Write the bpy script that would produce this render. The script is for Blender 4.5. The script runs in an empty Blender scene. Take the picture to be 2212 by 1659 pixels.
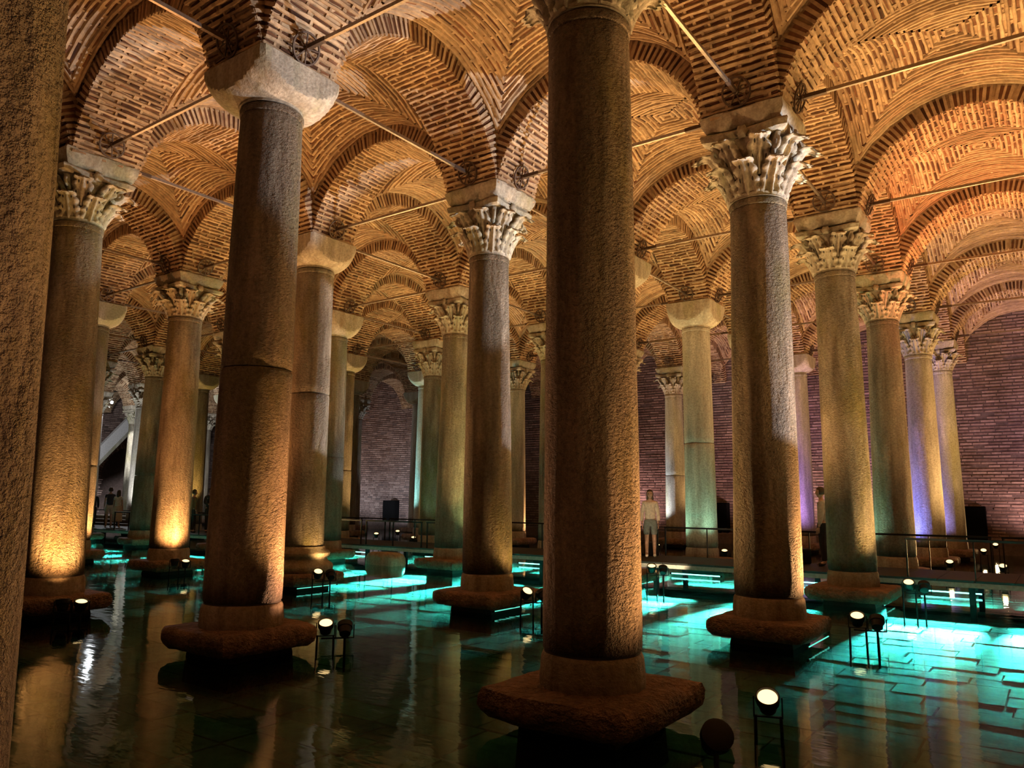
import bpy, math, random
import numpy as np
from mathutils import Vector, Matrix
random.seed(7)
rng = np.random.RandomState(11)
S = bpy.context.scene
C = S.collection
V = np.array

# ------------------------------------------------------------------ camera
G = 4.8907                       # column spacing
CAM = V([3.37684, -5.92441, 1.87592])
PITCH, YAW, ROLL, FPX = 0.148327, 0.621389, 0.00935, 1661.0
fw = V([-math.sin(YAW)*math.cos(PITCH), math.cos(YAW)*math.cos(PITCH), math.sin(PITCH)])
r0 = V([math.cos(YAW), math.sin(YAW), 0.0]); u0 = np.cross(r0, fw)
rt = r0*math.cos(ROLL)+u0*math.sin(ROLL); up = -r0*math.sin(ROLL)+u0*math.cos(ROLL)
cd = bpy.data.cameras.new('camera'); cam = bpy.data.objects.new('camera', cd); C.objects.link(cam)
cd.sensor_width = 36.0; cd.lens = 36.0*FPX/2212.0; cd.clip_start = 0.05; cd.clip_end = 300
M = Matrix.Identity(4)
for k in range(3):
    M[k][0] = rt[k]; M[k][1] = up[k]; M[k][2] = -fw[k]; M[k][3] = CAM[k]
cam.matrix_world = M
S.camera = cam

def project(P):
    d = V(P)-CAM; z = d@fw
    return 1106+FPX*(d@rt)/max(z, .01), 829.5-FPX*(d@up)/max(z, .01), z

# ------------------------------------------------------------------ world, exposure
S.view_settings.view_transform = 'Standard'; S.view_settings.look = 'None'
S.view_settings.gamma = 1.0; S.view_settings.use_curve_mapping = False
S.view_settings.exposure = 0.0
w = bpy.data.worlds.new('dark'); S.world = w; w.use_nodes = True
w.node_tree.nodes['Background'].inputs[0].default_value = (0.55, 0.42, 0.34, 1)
w.node_tree.nodes['Background'].inputs[1].default_value = 0.01
S.cycles.max_bounces = 6; S.cycles.diffuse_bounces = 3; S.cycles.glossy_bounces = 3
S.cycles.transparent_max_bounces = 10; S.cycles.sample_clamp_indirect = 2.0
S.cycles.use_denoising = True

def aim(o, d):
    o.rotation_euler = Vector(d).to_track_quat('-Z', 'Y').to_euler()

def spot(loc, d, power, col, ang=120, blend=0.6, r=0.08, name='spot_light'):
    l = bpy.data.lights.new(name, 'SPOT'); l.energy = power; l.color = col
    l.spot_size = math.radians(ang); l.spot_blend = blend; l.shadow_soft_size = r
    o = bpy.data.objects.new(name, l); C.objects.link(o); o.location = loc; aim(o, d)
    return o

WARM = (1.0, 0.50, 0.19); GOLD = (1.0, 0.60, 0.23); RED = (1.0, 0.36, 0.15); DIM = (1.0, 0.46, 0.22)
COLD = (0.80, 0.86, 1.0); MINT = (0.45, 1.0, 0.72); CYAN = (0.10, 0.85, 0.80); BLUE = (0.20, 0.22, 1.0)
VIOLET = (0.50, 0.28, 1.0); MAUVE = (1.0, 0.60, 0.58); WHITE = (0.92, 0.95, 1.0)
PW = 860.0

# ------------------------------------------------------------------ materials
def mat(name):
    m = bpy.data.materials.new(name); m.use_nodes = True
    nt = m.node_tree
    return m, nt, nt.nodes, nt.links, nt.nodes['Principled BSDF']

def ramp(N, L, src, stops):
    r = N.new('ShaderNodeValToRGB'); e = r.color_ramp.elements
    while len(e) < len(stops): e.new(0.5)
    for q, (p_, c_) in zip(e, stops):
        q.position = p_; q.color = (c_[0], c_[1], c_[2], 1)
    L.new(src, r.inputs[0]); return r.outputs[0]

def noise(N, L, vec, scale, detail=4, rough=0.6):
    n = N.new('ShaderNodeTexNoise'); n.inputs['Scale'].default_value = scale
    n.inputs['Detail'].default_value = detail; n.inputs['Roughness'].default_value = rough
    L.new(vec, n.inputs['Vector']); return n.outputs['Fac']

def mapping(N, L, vec, sc):
    m = N.new('ShaderNodeMapping'); m.inputs['Scale'].default_value = sc
    L.new(vec, m.inputs['Vector']); return m.outputs[0]

def mixc(N, L, a, b, f, mode='MIX'):
    m = N.new('ShaderNodeMix'); m.data_type = 'RGBA'; m.blend_type = mode
    for sock, val in ((6, a), (7, b), (0, f)):
        if hasattr(val, 'is_output'): L.new(val, m.inputs[sock])
        elif isinstance(val, (int, float)): m.inputs[sock].default_value = val
        else: m.inputs[sock].default_value = (*val, 1)
    return m.outputs[2]

def bump(N, L, h, strength, dist, bsdf, normal=None):
    b = N.new('ShaderNodeBump'); b.inputs['Strength'].default_value = strength
    b.inputs['Distance'].default_value = dist; L.new(h, b.inputs['Height'])
    if normal is not None: L.new(normal, b.inputs['Normal'])
    L.new(b.outputs[0], bsdf.inputs['Normal']); return b.outputs[0]

def masonry(name, base, var, rough=0.9, sc=9.0, bs=0.5):
    m, nt, N, L, B = mat(name)
    tc = N.new('ShaderNodeTexCoord'); g = N.new('ShaderNodeNewGeometry'); oi = N.new('ShaderNodeObjectInfo')
    rnd = N.new('ShaderNodeMath'); rnd.operation = 'ADD'
    L.new(g.outputs['Random Per Island'], rnd.inputs[0]); L.new(oi.outputs['Random'], rnd.inputs[1])
    fr = N.new('ShaderNodeMath'); fr.operation = 'FRACT'; L.new(rnd.outputs[0], fr.inputs[0])
    c1 = ramp(N, L, fr.outputs[0], [(0, var[0]), (0.5, base), (1, var[1])])
    n1 = noise(N, L, g.outputs['Position'], sc, 5)
    c2 = mixc(N, L, c1, (0.55, 0.55, 0.55), 0.0)
    dk = ramp(N, L, n1, [(0.3, (0.62, 0.58, 0.55)), (0.65, (1.12, 1.08, 1.0))])
    c3 = mixc(N, L, c1, dk, 0.8, 'MULTIPLY')
    n2 = noise(N, L, g.outputs['Position'], 0.9, 3)
    soot = ramp(N, L, n2, [(0.34, (0.62, 0.6, 0.6)), (0.55, (1, 1, 1))])
    c4 = mixc(N, L, c3, soot, 0.75, 'MULTIPLY')
    L.new(c4, B.inputs['Base Color']); B.inputs['Roughness'].default_value = rough
    B.inputs['Specular IOR Level'].default_value = 0.2
    n3 = noise(N, L, g.outputs['Position'], sc*4, 6, 0.7)
    bump(N, L, n3, bs, 0.02, B)
    return m

MORTAR = masonry('mortar', (0.52, 0.37, 0.23), ((0.36, 0.24, 0.145), (0.66, 0.49, 0.32)), bs=1.0)
BRICK = masonry('brick_clay', (0.12, 0.052, 0.027), ((0.06, 0.028, 0.016), (0.24, 0.115, 0.06)))
WBRICK = masonry('wall_brick', (0.33, 0.23, 0.20), ((0.22, 0.15, 0.13), (0.46, 0.34, 0.30)))
WMORT = masonry('wall_mortar', (0.14, 0.10, 0.09), ((0.11, 0.08, 0.07), (0.17, 0.13, 0.12)))

def stone(name, light, dark, algae, pit=1.0, pitscale=24.0, foot=False):
    m, nt, N, L, B = mat(name)
    tc = N.new('ShaderNodeTexCoord'); g = N.new('ShaderNodeNewGeometry'); oi = N.new('ShaderNodeObjectInfo')
    P = g.outputs['Position']
    n1 = noise(N, L, mapping(N, L, P, (1, 1, 0.12)), 5.5, 6, 0.62)
    c1 = ramp(N, L, n1, [(0.30, dark), (0.48, tuple(V(light)*0.72)), (0.66, light)])
    n2 = noise(N, L, mapping(N, L, P, (1, 1, 0.4)), 1.3, 4)
    am = ramp(N, L, n2, [(0.50, (0, 0, 0)), (0.68, (1, 1, 1))])
    c2 = mixc(N, L, c1, algae, am)
    n3 = noise(N, L, P, 22, 5)
    c3 = mixc(N, L, c2, ramp(N, L, n3, [(0.3, (0.6, 0.57, 0.54)), (0.6, (1.1, 1.08, 1.05))]), 0.8, 'MULTIPLY')
    tint = ramp(N, L, oi.outputs['Random'], [(0, (0.9, 0.88, 0.84)), (0.5, (1, 0.98, 0.93)), (1, (0.95, 1, 0.95))])
    c4 = mixc(N, L, c3, tint, 1.0, 'MULTIPLY')
    if foot:                       # dark tide mark of dirt just above the foot of the shaft
        sx = N.new('ShaderNodeSeparateXYZ'); L.new(P, sx.inputs[0])
        nz = noise(N, L, mapping(N, L, P, (1, 1, 0.5)), 7, 4)
        zz = N.new('ShaderNodeMath'); zz.operation = 'MULTIPLY_ADD'; L.new(nz, zz.inputs[0]); zz.inputs[1].default_value = -0.26; L.new(sx.outputs['Z'], zz.inputs[2])
        dm = ramp(N, L, zz.outputs[0], [(0.50, (0.16, 0.13, 0.11)), (0.60, (0.42, 0.38, 0.35)), (0.80, (1, 1, 1))])
        c4 = mixc(N, L, c4, dm, 1.0, 'MULTIPLY')
    L.new(c4, B.inputs['Base Color']); B.inputs['Roughness'].default_value = 0.75
    B.inputs['Specular IOR Level'].default_value = 0.3
    hv = noise(N, L, mapping(N, L, P, (1, 1, 1.35)), pitscale, 3, 0.72)
    n4 = noise(N, L, mapping(N, L, P, (1, 1, 0.35)), 2.2, 3)
    pm = ramp(N, L, n4, [(0.36, (0.25,)*3), (0.54, (1,)*3)])
    h = N.new('ShaderNodeMath'); h.operation = 'MULTIPLY'; L.new(hv, h.inputs[0]); L.new(pm, h.inputs[1])
    b1 = bump(N, L, h.outputs[0], 1.0*pit, 0.13, B)
    bump(N, L, n3, 0.5, 0.02, B, b1)
    return m

MARBLE = stone('weathered_marble', (0.42, 0.36, 0.29), (0.19, 0.145, 0.105), (0.24, 0.20, 0.09), foot=True)
BROWN = stone('brown_marble', (0.33, 0.255, 0.185), (0.125, 0.09, 0.065), (0.20, 0.16, 0.065), foot=True)
PALE = stone('pale_marble', (0.60, 0.57, 0.50), (0.33, 0.30, 0.25), (0.40, 0.38, 0.27), 0.5, foot=True)
CARVED = stone('carved_marble', (0.52, 0.47, 0.39), (0.32, 0.26, 0.19), (0.30, 0.29, 0.18), 0.15)
SLAB = stone('wet_slab_stone', (0.34, 0.21, 0.14), (0.17, 0.10, 0.07), (0.20, 0.13, 0.08), 1.0, 12)
BASE = stone('base_stone', (0.44, 0.36, 0.28), (0.20, 0.14, 0.10), (0.27, 0.20, 0.12), 0.4)

def plain(name, col, rough=0.6, metal=0.0, bs=0.0, spec=0.5):
    m, nt, N, L, B = mat(name)
    g = N.new('ShaderNodeNewGeometry')
    n = noise(N, L, g.outputs['Position'], 18, 4)
    c = ramp(N, L, n, [(0.3, tuple(V(col)*0.75)), (0.7, tuple(np.minimum(V(col)*1.2, 1)))])
    L.new(c, B.inputs['Base Color']); B.inputs['Roughness'].default_value = rough; B.inputs['Metallic'].default_value = metal; B.inputs['Specular IOR Level'].default_value = spec
    if bs: bump(N, L, n, bs, 0.01, B)
    return m

IRON = plain('wrought_iron', (0.10, 0.065, 0.045), 0.55, 0.6, 0.3)
STEEL = plain('tie_rod_steel', (0.34, 0.28, 0.22), 0.38, 0.85, 0.1)
SPK = plain('loudspeaker_black', (0.004, 0.004, 0.004), 0.9, spec=0.05)
BLACK = plain('black_metal', (0.007, 0.007, 0.0075), 0.55, 0.0, spec=0.25)
DARK = plain('grime_and_hole_shade', (0.035, 0.027, 0.021), 0.9, 0, 0.5)  # grime, and on the leaves the painted shade of drilled holes
DECKM = plain('dark_deck_boards', (0.022, 0.019, 0.018), 0.6, spec=0.2)
FASCIA = plain('grey_fascia', (0.42, 0.44, 0.42), 0.5, 0.2)
CONC = plain('pale_render', (0.62, 0.61, 0.60), 0.8, 0, 0.2)
PAVER = masonry('pool_paver', (0.34, 0.40, 0.36), ((0.22, 0.26, 0.24), (0.46, 0.52, 0.47)), 0.8, 5.0, 0.4)
FLOORM = plain('pool_bed', (0.12, 0.13, 0.12), 0.9, 0, 0.4)
SKIN = plain('skin', (0.52, 0.34, 0.25), 0.55); HAIR = plain('dark_hair', (0.06, 0.035, 0.02), 0.6)
CREAM = plain('cream_knit', (0.78, 0.72, 0.62), 0.9, 0, 0.4); TEALCL = plain('grey_shorts', (0.20, 0.24, 0.24), 0.9)
NAVY = plain('navy_shirt', (0.03, 0.032, 0.045), 0.9); KHAKI = plain('khaki_cloth', (0.62, 0.56, 0.46), 0.9)
WHITECL = plain('white_cloth', (0.85, 0.85, 0.84), 0.9); BLACKCL = plain('black_cloth', (0.015, 0.015, 0.017), 0.9)
BROWNCL = plain('brown_jacket', (0.16, 0.07, 0.03), 0.85); GREYCL = plain('pale_grey_shirt', (0.50, 0.50, 0.48), 0.9)

def emit(name, col, s):
    m = bpy.data.materials.new(name); m.use_nodes = True; nt = m.node_tree
    nt.nodes.remove(nt.nodes['Principled BSDF']); e = nt.nodes.new('ShaderNodeEmission')
    e.inputs[0].default_value = (*col, 1); e.inputs[1].default_value = s
    nt.links.new(e.outputs[0], nt.nodes['Material Output'].inputs[0]); return m

LENS = emit('lit_lamp_glass', (1.0, 0.64, 0.27), 2.6)
LENSW = emit('lit_white_glass', (0.95, 0.97, 1.0), 25.0)
LED = emit('cyan_led', (0.22, 1.0, 0.86), 4.0); LED2 = emit('dim_cyan_led', (0.16, 0.9, 0.68), 1.1)

def water_mat():
    m = bpy.data.materials.new('pool_water'); m.use_nodes = True; nt = m.node_tree; N = nt.nodes; L = nt.links
    N.remove(N['Principled BSDF'])
    g = N.new('ShaderNodeNewGeometry')
    n1 = noise(N, L, mapping(N, L, g.outputs['Position'], (0.7, 1.6, 1)), 2.6, 3, 0.5)
    n2 = noise(N, L, mapping(N, L, g.outputs['Position'], (0.5, 1.3, 1)), 9.0, 2, 0.5)
    ad = N.new('ShaderNodeMath'); ad.operation = 'MULTIPLY_ADD'; L.new(n2, ad.inputs[0]); ad.inputs[1].default_value = 0.22; L.new(n1, ad.inputs[2])
    b = N.new('ShaderNodeBump'); b.inputs['Strength'].default_value = 0.16; b.inputs['Distance'].default_value = 0.02
    L.new(ad.outputs[0], b.inputs['Height'])
    t = N.new('ShaderNodeBsdfTransparent'); t.inputs[0].default_value = (0.20, 0.47, 0.40, 1)
    gl = N.new('ShaderNodeBsdfGlossy'); gl.inputs['Roughness'].default_value = 0.03; gl.inputs[0].default_value = (0.9, 0.95, 0.95, 1)
    fr = N.new('ShaderNodeFresnel'); fr.inputs['IOR'].default_value = 1.33
    L.new(b.outputs[0], gl.inputs['Normal']); L.new(b.outputs[0], fr.inputs['Normal'])
    mx = N.new('ShaderNodeMixShader'); L.new(fr.outputs[0], mx.inputs[0]); L.new(t.outputs[0], mx.inputs[1]); L.new(gl.outputs[0], mx.inputs[2])
    L.new(mx.outputs[0], N['Material Output'].inputs[0]); return m
WATER = water_mat()

# ------------------------------------------------------------------ mesh helpers
class MB:
    def __init__(s): s.v = []; s.f = []
    def add(s, vs, fs):
        o = len(s.v); s.v.extend([tuple(map(float, q)) for q in vs]); s.f.extend([tuple(i+o for i in q) for q in fs])
    def box(s, c, ax, ay, az, faces=6):
        c, ax, ay, az = V(c, float), V(ax, float), V(ay, float), V(az, float)
        vs = [c+sx*ax+sy*ay+sz*az for sz in (-1, 1) for sy in (-1, 1) for sx in (-1, 1)]
        fs = [(0, 2, 3, 1), (4, 5, 7, 6), (0, 1, 5, 4), (2, 6, 7, 3), (0, 4, 6, 2), (1, 3, 7, 5)]
        if faces == 5: fs = [fs[0]]+fs[2:]
        s.add(vs, fs)
    def abox(s, x0, x1, y0, y1, z0, z1):
        s.box(((x0+x1)/2, (y0+y1)/2, (z0+z1)/2), ((x1-x0)/2, 0, 0), (0, (y1-y0)/2, 0), (0, 0, (z1-z0)/2))
    def tube(s, pts, r, n=8, cap=True):
        pts = [V(q, float) for q in pts]; rs = r if hasattr(r, '__len__') else [r]*len(pts)
        o = len(s.v); K = len(pts); ref = None
        for k, q in enumerate(pts):
            t = pts[min(k+1, K-1)]-pts[max(k-1, 0)]; t = t/np.linalg.norm(t)
            if ref is None: ref = V([0, 0, 1.]) if abs(t[2]) < .9 else V([1., 0, 0])
            a = np.cross(t, ref); a /= np.linalg.norm(a); b = np.cross(t, a); ref = np.cross(a, t)
            for i in range(n):
                th = 2*math.pi*i/n; s.v.append(tuple(q+rs[k]*(math.cos(th)*a+math.sin(th)*b)))
        for k in range(K-1):
            for i in range(n):
                j = (i+1) % n; s.f.append((o+k*n+i, o+k*n+j, o+(k+1)*n+j, o+(k+1)*n+i))
        if cap: s.f.append(tuple(o+i for i in range(n))[::-1]); s.f.append(tuple(o+(K-1)*n+i for i in range(n)))
    def rings(s, rings, cap0=True, cap1=True):          # list of closed loops with equal counts
        o = len(s.v); n = len(rings[0])
        for r in rings: s.v.extend([tuple(map(float, q)) for q in r])
        for k in range(len(rings)-1):
            for i in range(n):
                j = (i+1) % n; s.f.append((o+k*n+i, o+k*n+j, o+(k+1)*n+j, o+(k+1)*n+i))
        if cap0: s.f.append(tuple(o+i for i in range(n))[::-1])
        if cap1: s.f.append(tuple(o+(len(rings)-1)*n+i for i in range(n)))
    def mesh(s, name, m, smooth=False, ang=None):
        me = bpy.data.meshes.new(name); me.from_pydata(s.v, [], s.f); me.materials.append(m)
        if smooth: me.shade_smooth()
        if ang is not None:
            me.shade_smooth()
            try: me.set_sharp_from_angle(angle=math.radians(ang))
            except Exception: pass
        me.update(); return me

def link(name, me, parent=None, loc=None, kind=None, label=None, cat=None, group=None):
    o = bpy.data.objects.new(name, me); C.objects.link(o)
    if parent is not None: o.parent = parent
    if loc is not None: o.location = loc
    if kind: o['kind'] = kind
    if label: o['label'] = label
    if cat: o['category'] = cat
    if group: o['group'] = group
    return o

def thing(name, label, cat, loc=(0, 0, 0), rz=0.0, group=None):
    o = link(name, None, None, loc, None, label, cat, group); o.rotation_euler = (0, 0, rz); return o

def circ(r, z, n=48, cx=0, cy=0): return [(cx+r*math.cos(2*math.pi*i/n), cy+r*math.sin(2*math.pi*i/n), z) for i in range(n)]

# ------------------------------------------------------------------ setting: walls, floor, water
A = 0.55                # half width of an arch
ZC, RI, RE = 7.0, 1.94, 2.25
H = G/2-A
ZS = 7.42
YW = 6*G-0.40           # face of the end wall
XL = -50.4              # face of the left wall

def brick_wall(name, p0, ux, length, z0, z1, nrm, course=0.125, bl=0.46, hole=None, kind='structure'):
    ux, nrm, p0 = V(ux, float), V(nrm, float), V(p0, float); uz = V([0, 0, 1.])
    b = MB(); q = []
    def solid(s, z): return hole is None or not hole(s, z)
    nz = 60; ns = int(length/0.35) if hole else 1
    if hole:
        for i in range(ns):
            for k in range(nz):
                sa, sb = length*i/ns, length*(i+1)/ns; za, zb = z0+(z1-z0)*k/nz, z0+(z1-z0)*(k+1)/nz
                if solid((sa+sb)/2, (za+zb)/2):
                    b.add([p0+ux*sa+uz*za, p0+ux*sb+uz*za, p0+ux*sb+uz*zb, p0+ux*sa+uz*zb], [(0, 1, 2, 3)])
    else:
        b.add([p0+uz*z0, p0+ux*length+uz*z0, p0+ux*length+uz*z1, p0+uz*z1], [(0, 1, 2, 3)])
    root = link(name, b.mesh(name, WMORT), kind=kind)
    f = MB(); n = int((z1-z0)/course)
    for k in range(n):
        s = -random.random()*bl
        while s < length:
            l = bl*random.uniform(.65, 1.15); zc = z0+(k+.5)*course+random.uniform(-.006, .006)
            sa, sb = max(s, 0), min(s+l, length)
            if sb-sa > .06 and solid((sa+sb)/2, zc) and random.random() > .03:
                d = random.uniform(.012, .035)
                f.box(p0+ux*(sa+sb)/2+uz*zc+nrm*d/2, ux*((sb-sa)/2), nrm*d/2, uz*(course*random.uniform(.20, .30)))
            s += l+.035
    link('brickwork', f.mesh('brickwork', WBRICK), root, kind='stuff')
    return root

brick_wall('wall_back', (XL, YW, 0), (1, 0, 0), 14.0-XL, -0.4, 9.6, (0, -1, 0))
NY, NR, NZ = 23.0, 2.15, 3.1     # niche in the left wall
def niche(s, z):
    y = YW-s
    return abs(y-NY) < NR and (z < NZ or (y-NY)**2+(z-NZ)**2 < NR*NR)
brick_wall('wall_left', (XL, YW, 0), (0, -1, 0), YW+12, -0.4, 10.5, (1, 0, 0), hole=niche)
nb = MB(); nb.abox(XL-1.6, XL-1.5, NY-NR-.3, NY+NR+.3, -.4, NZ+NR+.3); nb.abox(XL-1.5, XL-.02, NY-NR-.2, NY-NR, -.4, NZ); nb.abox(XL-1.5, XL-.02, NY+NR, NY+NR+.2, -.4, NZ)
link('trim_1', nb.mesh('niche_back', WMORT), kind='structure')
ring = MB()
for k in range(44):
    th = math.pi*(k+.5)/44; c_ = V([XL+.02, NY+math.cos(th)*(NR+.24), NZ+math.sin(th)*(NR+.24)])
    ring.box(c_, (0.035, 0, 0), (0, .23*math.cos(th), .23*math.sin(th)), (0, -.045*math.sin(th), .045*math.cos(th)))
rg = link('trim_2', ring.mesh('niche_ring', WBRICK), kind='structure')

fl = MB(); fl.add([(-60, -25, -.36), (14, -25, -.36), (14, YW+.2, -.36), (-60, YW+.2, -.36)], [(0, 1, 2, 3)])
FLOOR = link('floor', fl.mesh('floor', FLOORM), kind='structure')
wt = MB(); wt.add([(XL, -25, 0), (14, -25, 0), (14, YW, 0), (XL, YW, 0)], [(0, 1, 2, 3)])
link('water', wt.mesh('water', WATER), kind='structure')

# pavers on the pool bed, in view between the camera and the deck
ub = MB(); ub.box((0, 0, 0), (.5, 0, 0), (0, .5, 0), (0, 0, .5)); UNIT_P = ub.mesh('paver', PAVER)
pv = []; y = -3.0; row = 0
while y < 20:
    d = random.uniform(.40, .52); x = -24+random.random()
    while x < 5.5:
        l = random.uniform(.75, 1.25); c_ = (x+l/2, y+d/2, -.36+random.uniform(.02, .034)); X_, Y_, Z_ = project(c_)
        if Z_ > 2 and -150 < X_ < 2362 and Y_ < 1800: pv.append((l*d/Z_**3, c_, l-.025, d-.025))
        x += l
    y += d; row += 1
pv.sort(key=lambda t: -t[0])
rest = MB()
for k, (s_, c_, l, d) in enumerate(pv):
    if k < 300:
        o = link('paver', UNIT_P, FLOOR, c_); o.scale = (l, d, .05); o.rotation_euler = (random.uniform(-.006, .006), random.uniform(-.006, .006), random.uniform(-.01, .01))
    else: rest.box(c_, (l/2, 0, 0), (0, d/2, 0), (0, 0, .025), 6)
link('paving', rest.mesh('paving', PAVER), FLOOR, kind='stuff')

# ------------------------------------------------------------------ vaults
def brick_unit(seed):
    r = random.Random(seed); b = MB(); j = lambda: r.uniform(-.06, .06)
    # bottom face (z=-.5) is the visible one, slightly smaller and uneven
    vs = [(-.5, -.5, .5), (.5, -.5, .5), (.5, .5, .5), (-.5, .5, .5)]
    vs += [(-.5+j()*.3, -.44+j(), -.3+j()), (.5+j()*.3, -.44+j(), -.3+j()), (.5+j()*.3, .44+j(), -.3+j()), (-.5+j()*.3, .44+j(), -.3+j())]
    vs += [(-.46+j()*.4, -.3+j(), -.5+j()), (.46+j()*.4, -.3+j(), -.5+j()), (.46+j()*.4, .3+j(), -.5+j()), (-.46+j()*.4, .3+j(), -.5+j())]
    fs = [(3, 2, 1, 0)]
    for a in (0, 4):
        for i in range(4):
            k = (i+1) % 4; fs.append((a+i, a+k, a+4+k, a+4+i))
    fs.append((8, 9, 10, 11)); b.add(vs, fs); return b.mesh('brick', BRICK), V(vs), fs
UNITS = [brick_unit(k) for k in range(4)]

def arch_parts(seed):
    r = random.Random(seed); U = r.uniform
    body = MB(); pm = 1.375; n = 40
    P = lambda ph, R, y: (R*math.sin(ph), y, ZC+R*math.cos(ph))
    ph = [-pm+2*pm*k/n for k in range(n+1)]
    for k in range(n):
        a, b = ph[k], ph[k+1]
        body.add([P(a, RI, -A), P(b, RI, -A), P(b, RI, A), P(a, RI, A)], [(0, 1, 2, 3)])
        for s in (-1, 1): body.add([P(a, RI, s*A), P(b, RI, s*A), P(b, RE+.1, s*A), P(a, RE+.1, s*A)], [(0, 1, 2, 3)])
    ncs = 56; dph = 2*pm/ncs; ridge = body; bricks = []
    for k in range(ncs+1):
        p0 = -pm+dph*k; prof = []
        for q in range(8):
            yy = -A-.02+(2*A+.04)*q/7; wv = U(.022, .039); pr = U(.028, .060); of = U(-.008, .008)
            e = V(P(p0, 1, 0))-V([0, 0, ZC]); t = V([math.cos(p0), 0, -math.sin(p0)])
            c0 = V([0, yy, ZC])+e*RI+t*of
            prof.append([c0+t*wv, c0+t*wv*.55-e*pr, c0-t*wv*.55-e*pr, c0-t*wv])
        o = len(ridge.v)
        for cs in prof: ridge.v.extend([tuple(x_) for x_ in cs])
        for q in range(7):
            for i in range(3): ridge.f.append((o+q*4+i, o+q*4+i+1, o+(q+1)*4+i+1, o+(q+1)*4+i))
        ridge.f.append((o, o+1, o+2, o+3)); ridge.f.append((o+28, o+31, o+30, o+29))
        # teeth on the ring faces
        e = V(P(p0, 1, 0))-V([0, 0, ZC]); t = V([math.cos(p0), 0, -math.sin(p0)])
        for s in (-1, 1):
            ridge.box(V([0, s*(A+.004), ZC])+e*((RI+RE)/2-.005), t*U(.018, .030), V([0, U(.012, .03), 0]), e*((RE-RI)/2+U(.0, .03)), 6)
        if k < ncs:
            pb = p0+dph*.5; e = V(P(pb, 1, 0))-V([0, 0, ZC]); t = V([math.cos(pb), 0, -math.sin(pb)])
            yy = -A+U(-.2, 0)
            while yy < A-.05:
                l = U(.14, .34); ya, yb = max(yy, -A-.008), min(yy+l, A+.008)
                if yb-ya > .05:
                    d = U(-.002, .014)+(.02 if r.random() < .12 else 0)
                    cc = V([0, (ya+yb)/2, ZC])+e*(RI-d/2+.12)
                    bricks.append((cc, V([0, 1., 0])*(yb-ya), t*(RI*dph*.62), e*(.24+d), r.randrange(4)))
                if yb < A-.06:
                    ridge.box(V([0, yb+.022, ZC])+e*(RI-.008), V([0, U(.014, .024), 0]), t*(RI*dph*.4), e*U(.012, .022), 6)
                yy += l+U(.035, .10)
    return body, bricks

def vault_parts(seed):
    r = random.Random(seed); U = r.uniform; D = .13
    body = MB(); bricks = []; dv = .096; nc = int((H+.04)/dv)
    def Pt(ph, v):
        return V([RE*math.sin(ph), v, ZC+RE*math.cos(ph)+D*(1-min(abs(v)/H, 1))])
    def rot(p, k):
        x, y, z = p; return [(x, y, z), (-y, x, z), (-x, -y, z), (y, -x, z)][k]
    for k in range(4):
        nv = 14
        for a in range(nv):
            va, vb = (H+.06)*a/nv, (H+.06)*(a+1)/nv
            for b in range(12):
                def q(v, t):
                    m = math.asin(min(v/RE, .999)); return rot(Pt(-m+2*m*t, v), k)
                body.add([q(va, b/12), q(va, (b+1)/12), q(vb, (b+1)/12), q(vb, b/12)], [(0, 1, 2, 3)])
        for c in range(1, nc+1):
            v = c*dv; m = math.asin(min(v/RE, .99)); L_ = 2*m*RE; ns = max(1, int(round(L_/.2))); prof = []
            for q_ in range(ns+1):
                p_ = -m+2*m*q_/ns; e = V([math.sin(p_), 0, math.cos(p_)]); wv = U(.024, .040); pr = U(.026, .052); of = U(-.008, .008)
                c0 = Pt(p_, v)+V([0, of, 0]); yv = V([0, 1., 0])
                prof.append([c0+yv*wv, c0+yv*wv*.55-e*pr, c0-yv*wv*.55-e*pr, c0-yv*wv])
            o = len(body.v)
            for cs in prof: body.v.extend([tuple(rot(x_, k)) for x_ in cs])
            for q_ in range(ns):
                for i in range(3): body.f.append((o+q_*4+i, o+q_*4+i+1, o+(q_+1)*4+i+1, o+(q_+1)*4+i))
            vb = v+dv/2; m = math.asin(min(vb/RE, .99)); s = -m*RE+U(-.2, 0.02)
            if c == nc: continue
            while s < m*RE-.05:
                l = U(.22, .50); sa, sb = max(s, -m*RE), min(s+l, m*RE)
                if sb-sa > .06:
                    pc = (sa+sb)/2/RE; e = V([math.sin(pc), 0, math.cos(pc)]); t = V([math.cos(pc), 0, -math.sin(pc)]); d = U(-.002, .014)+(.018 if r.random() < .12 else 0)
                    cc = Pt(pc, vb)-e*(d/2-.02)
                    bricks.append((V(rot(cc, k)), V(rot(t*(sb-sa), k)), V(rot((0, dv*.58, 0), k)), V(rot(e*(.04+d), k)), r.randrange(4)))
                if sb < m*RE-.06:
                    pc = (sb+.022)/RE; e = V([math.sin(pc), 0, math.cos(pc)]); t = V([math.cos(pc), 0, -math.sin(pc)])
                    body.box(rot(Pt(pc, vb)-e*.004, k), rot(t*U(.014, .024), k), rot((0, dv*.4, 0), k), rot(e*U(.01, .018), k), 6)
                s += l+U(.03, .06)
    return body, bricks

def bricks_mesh(bricks, name):
    b = MB()
    for cc, ax, ay, az, u in bricks:
        W = UNITS[u][1]; b.add(cc+W[:, :1]*ax+W[:, 1:2]*ay+W[:, 2:3]*az, UNITS[u][2][1:])
    return b.mesh(name, BRICK)

def brick_obj(b, parent):
    cc, ax, ay, az, u = b
    o = link('brick', UNITS[u][0], parent)
    m = Matrix.Identity(4)
    for k in range(3): m[k][0] = ax[k]; m[k][1] = ay[k]; m[k][2] = az[k]; m[k][3] = cc[k]
    o.matrix_local = m
    return o

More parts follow.
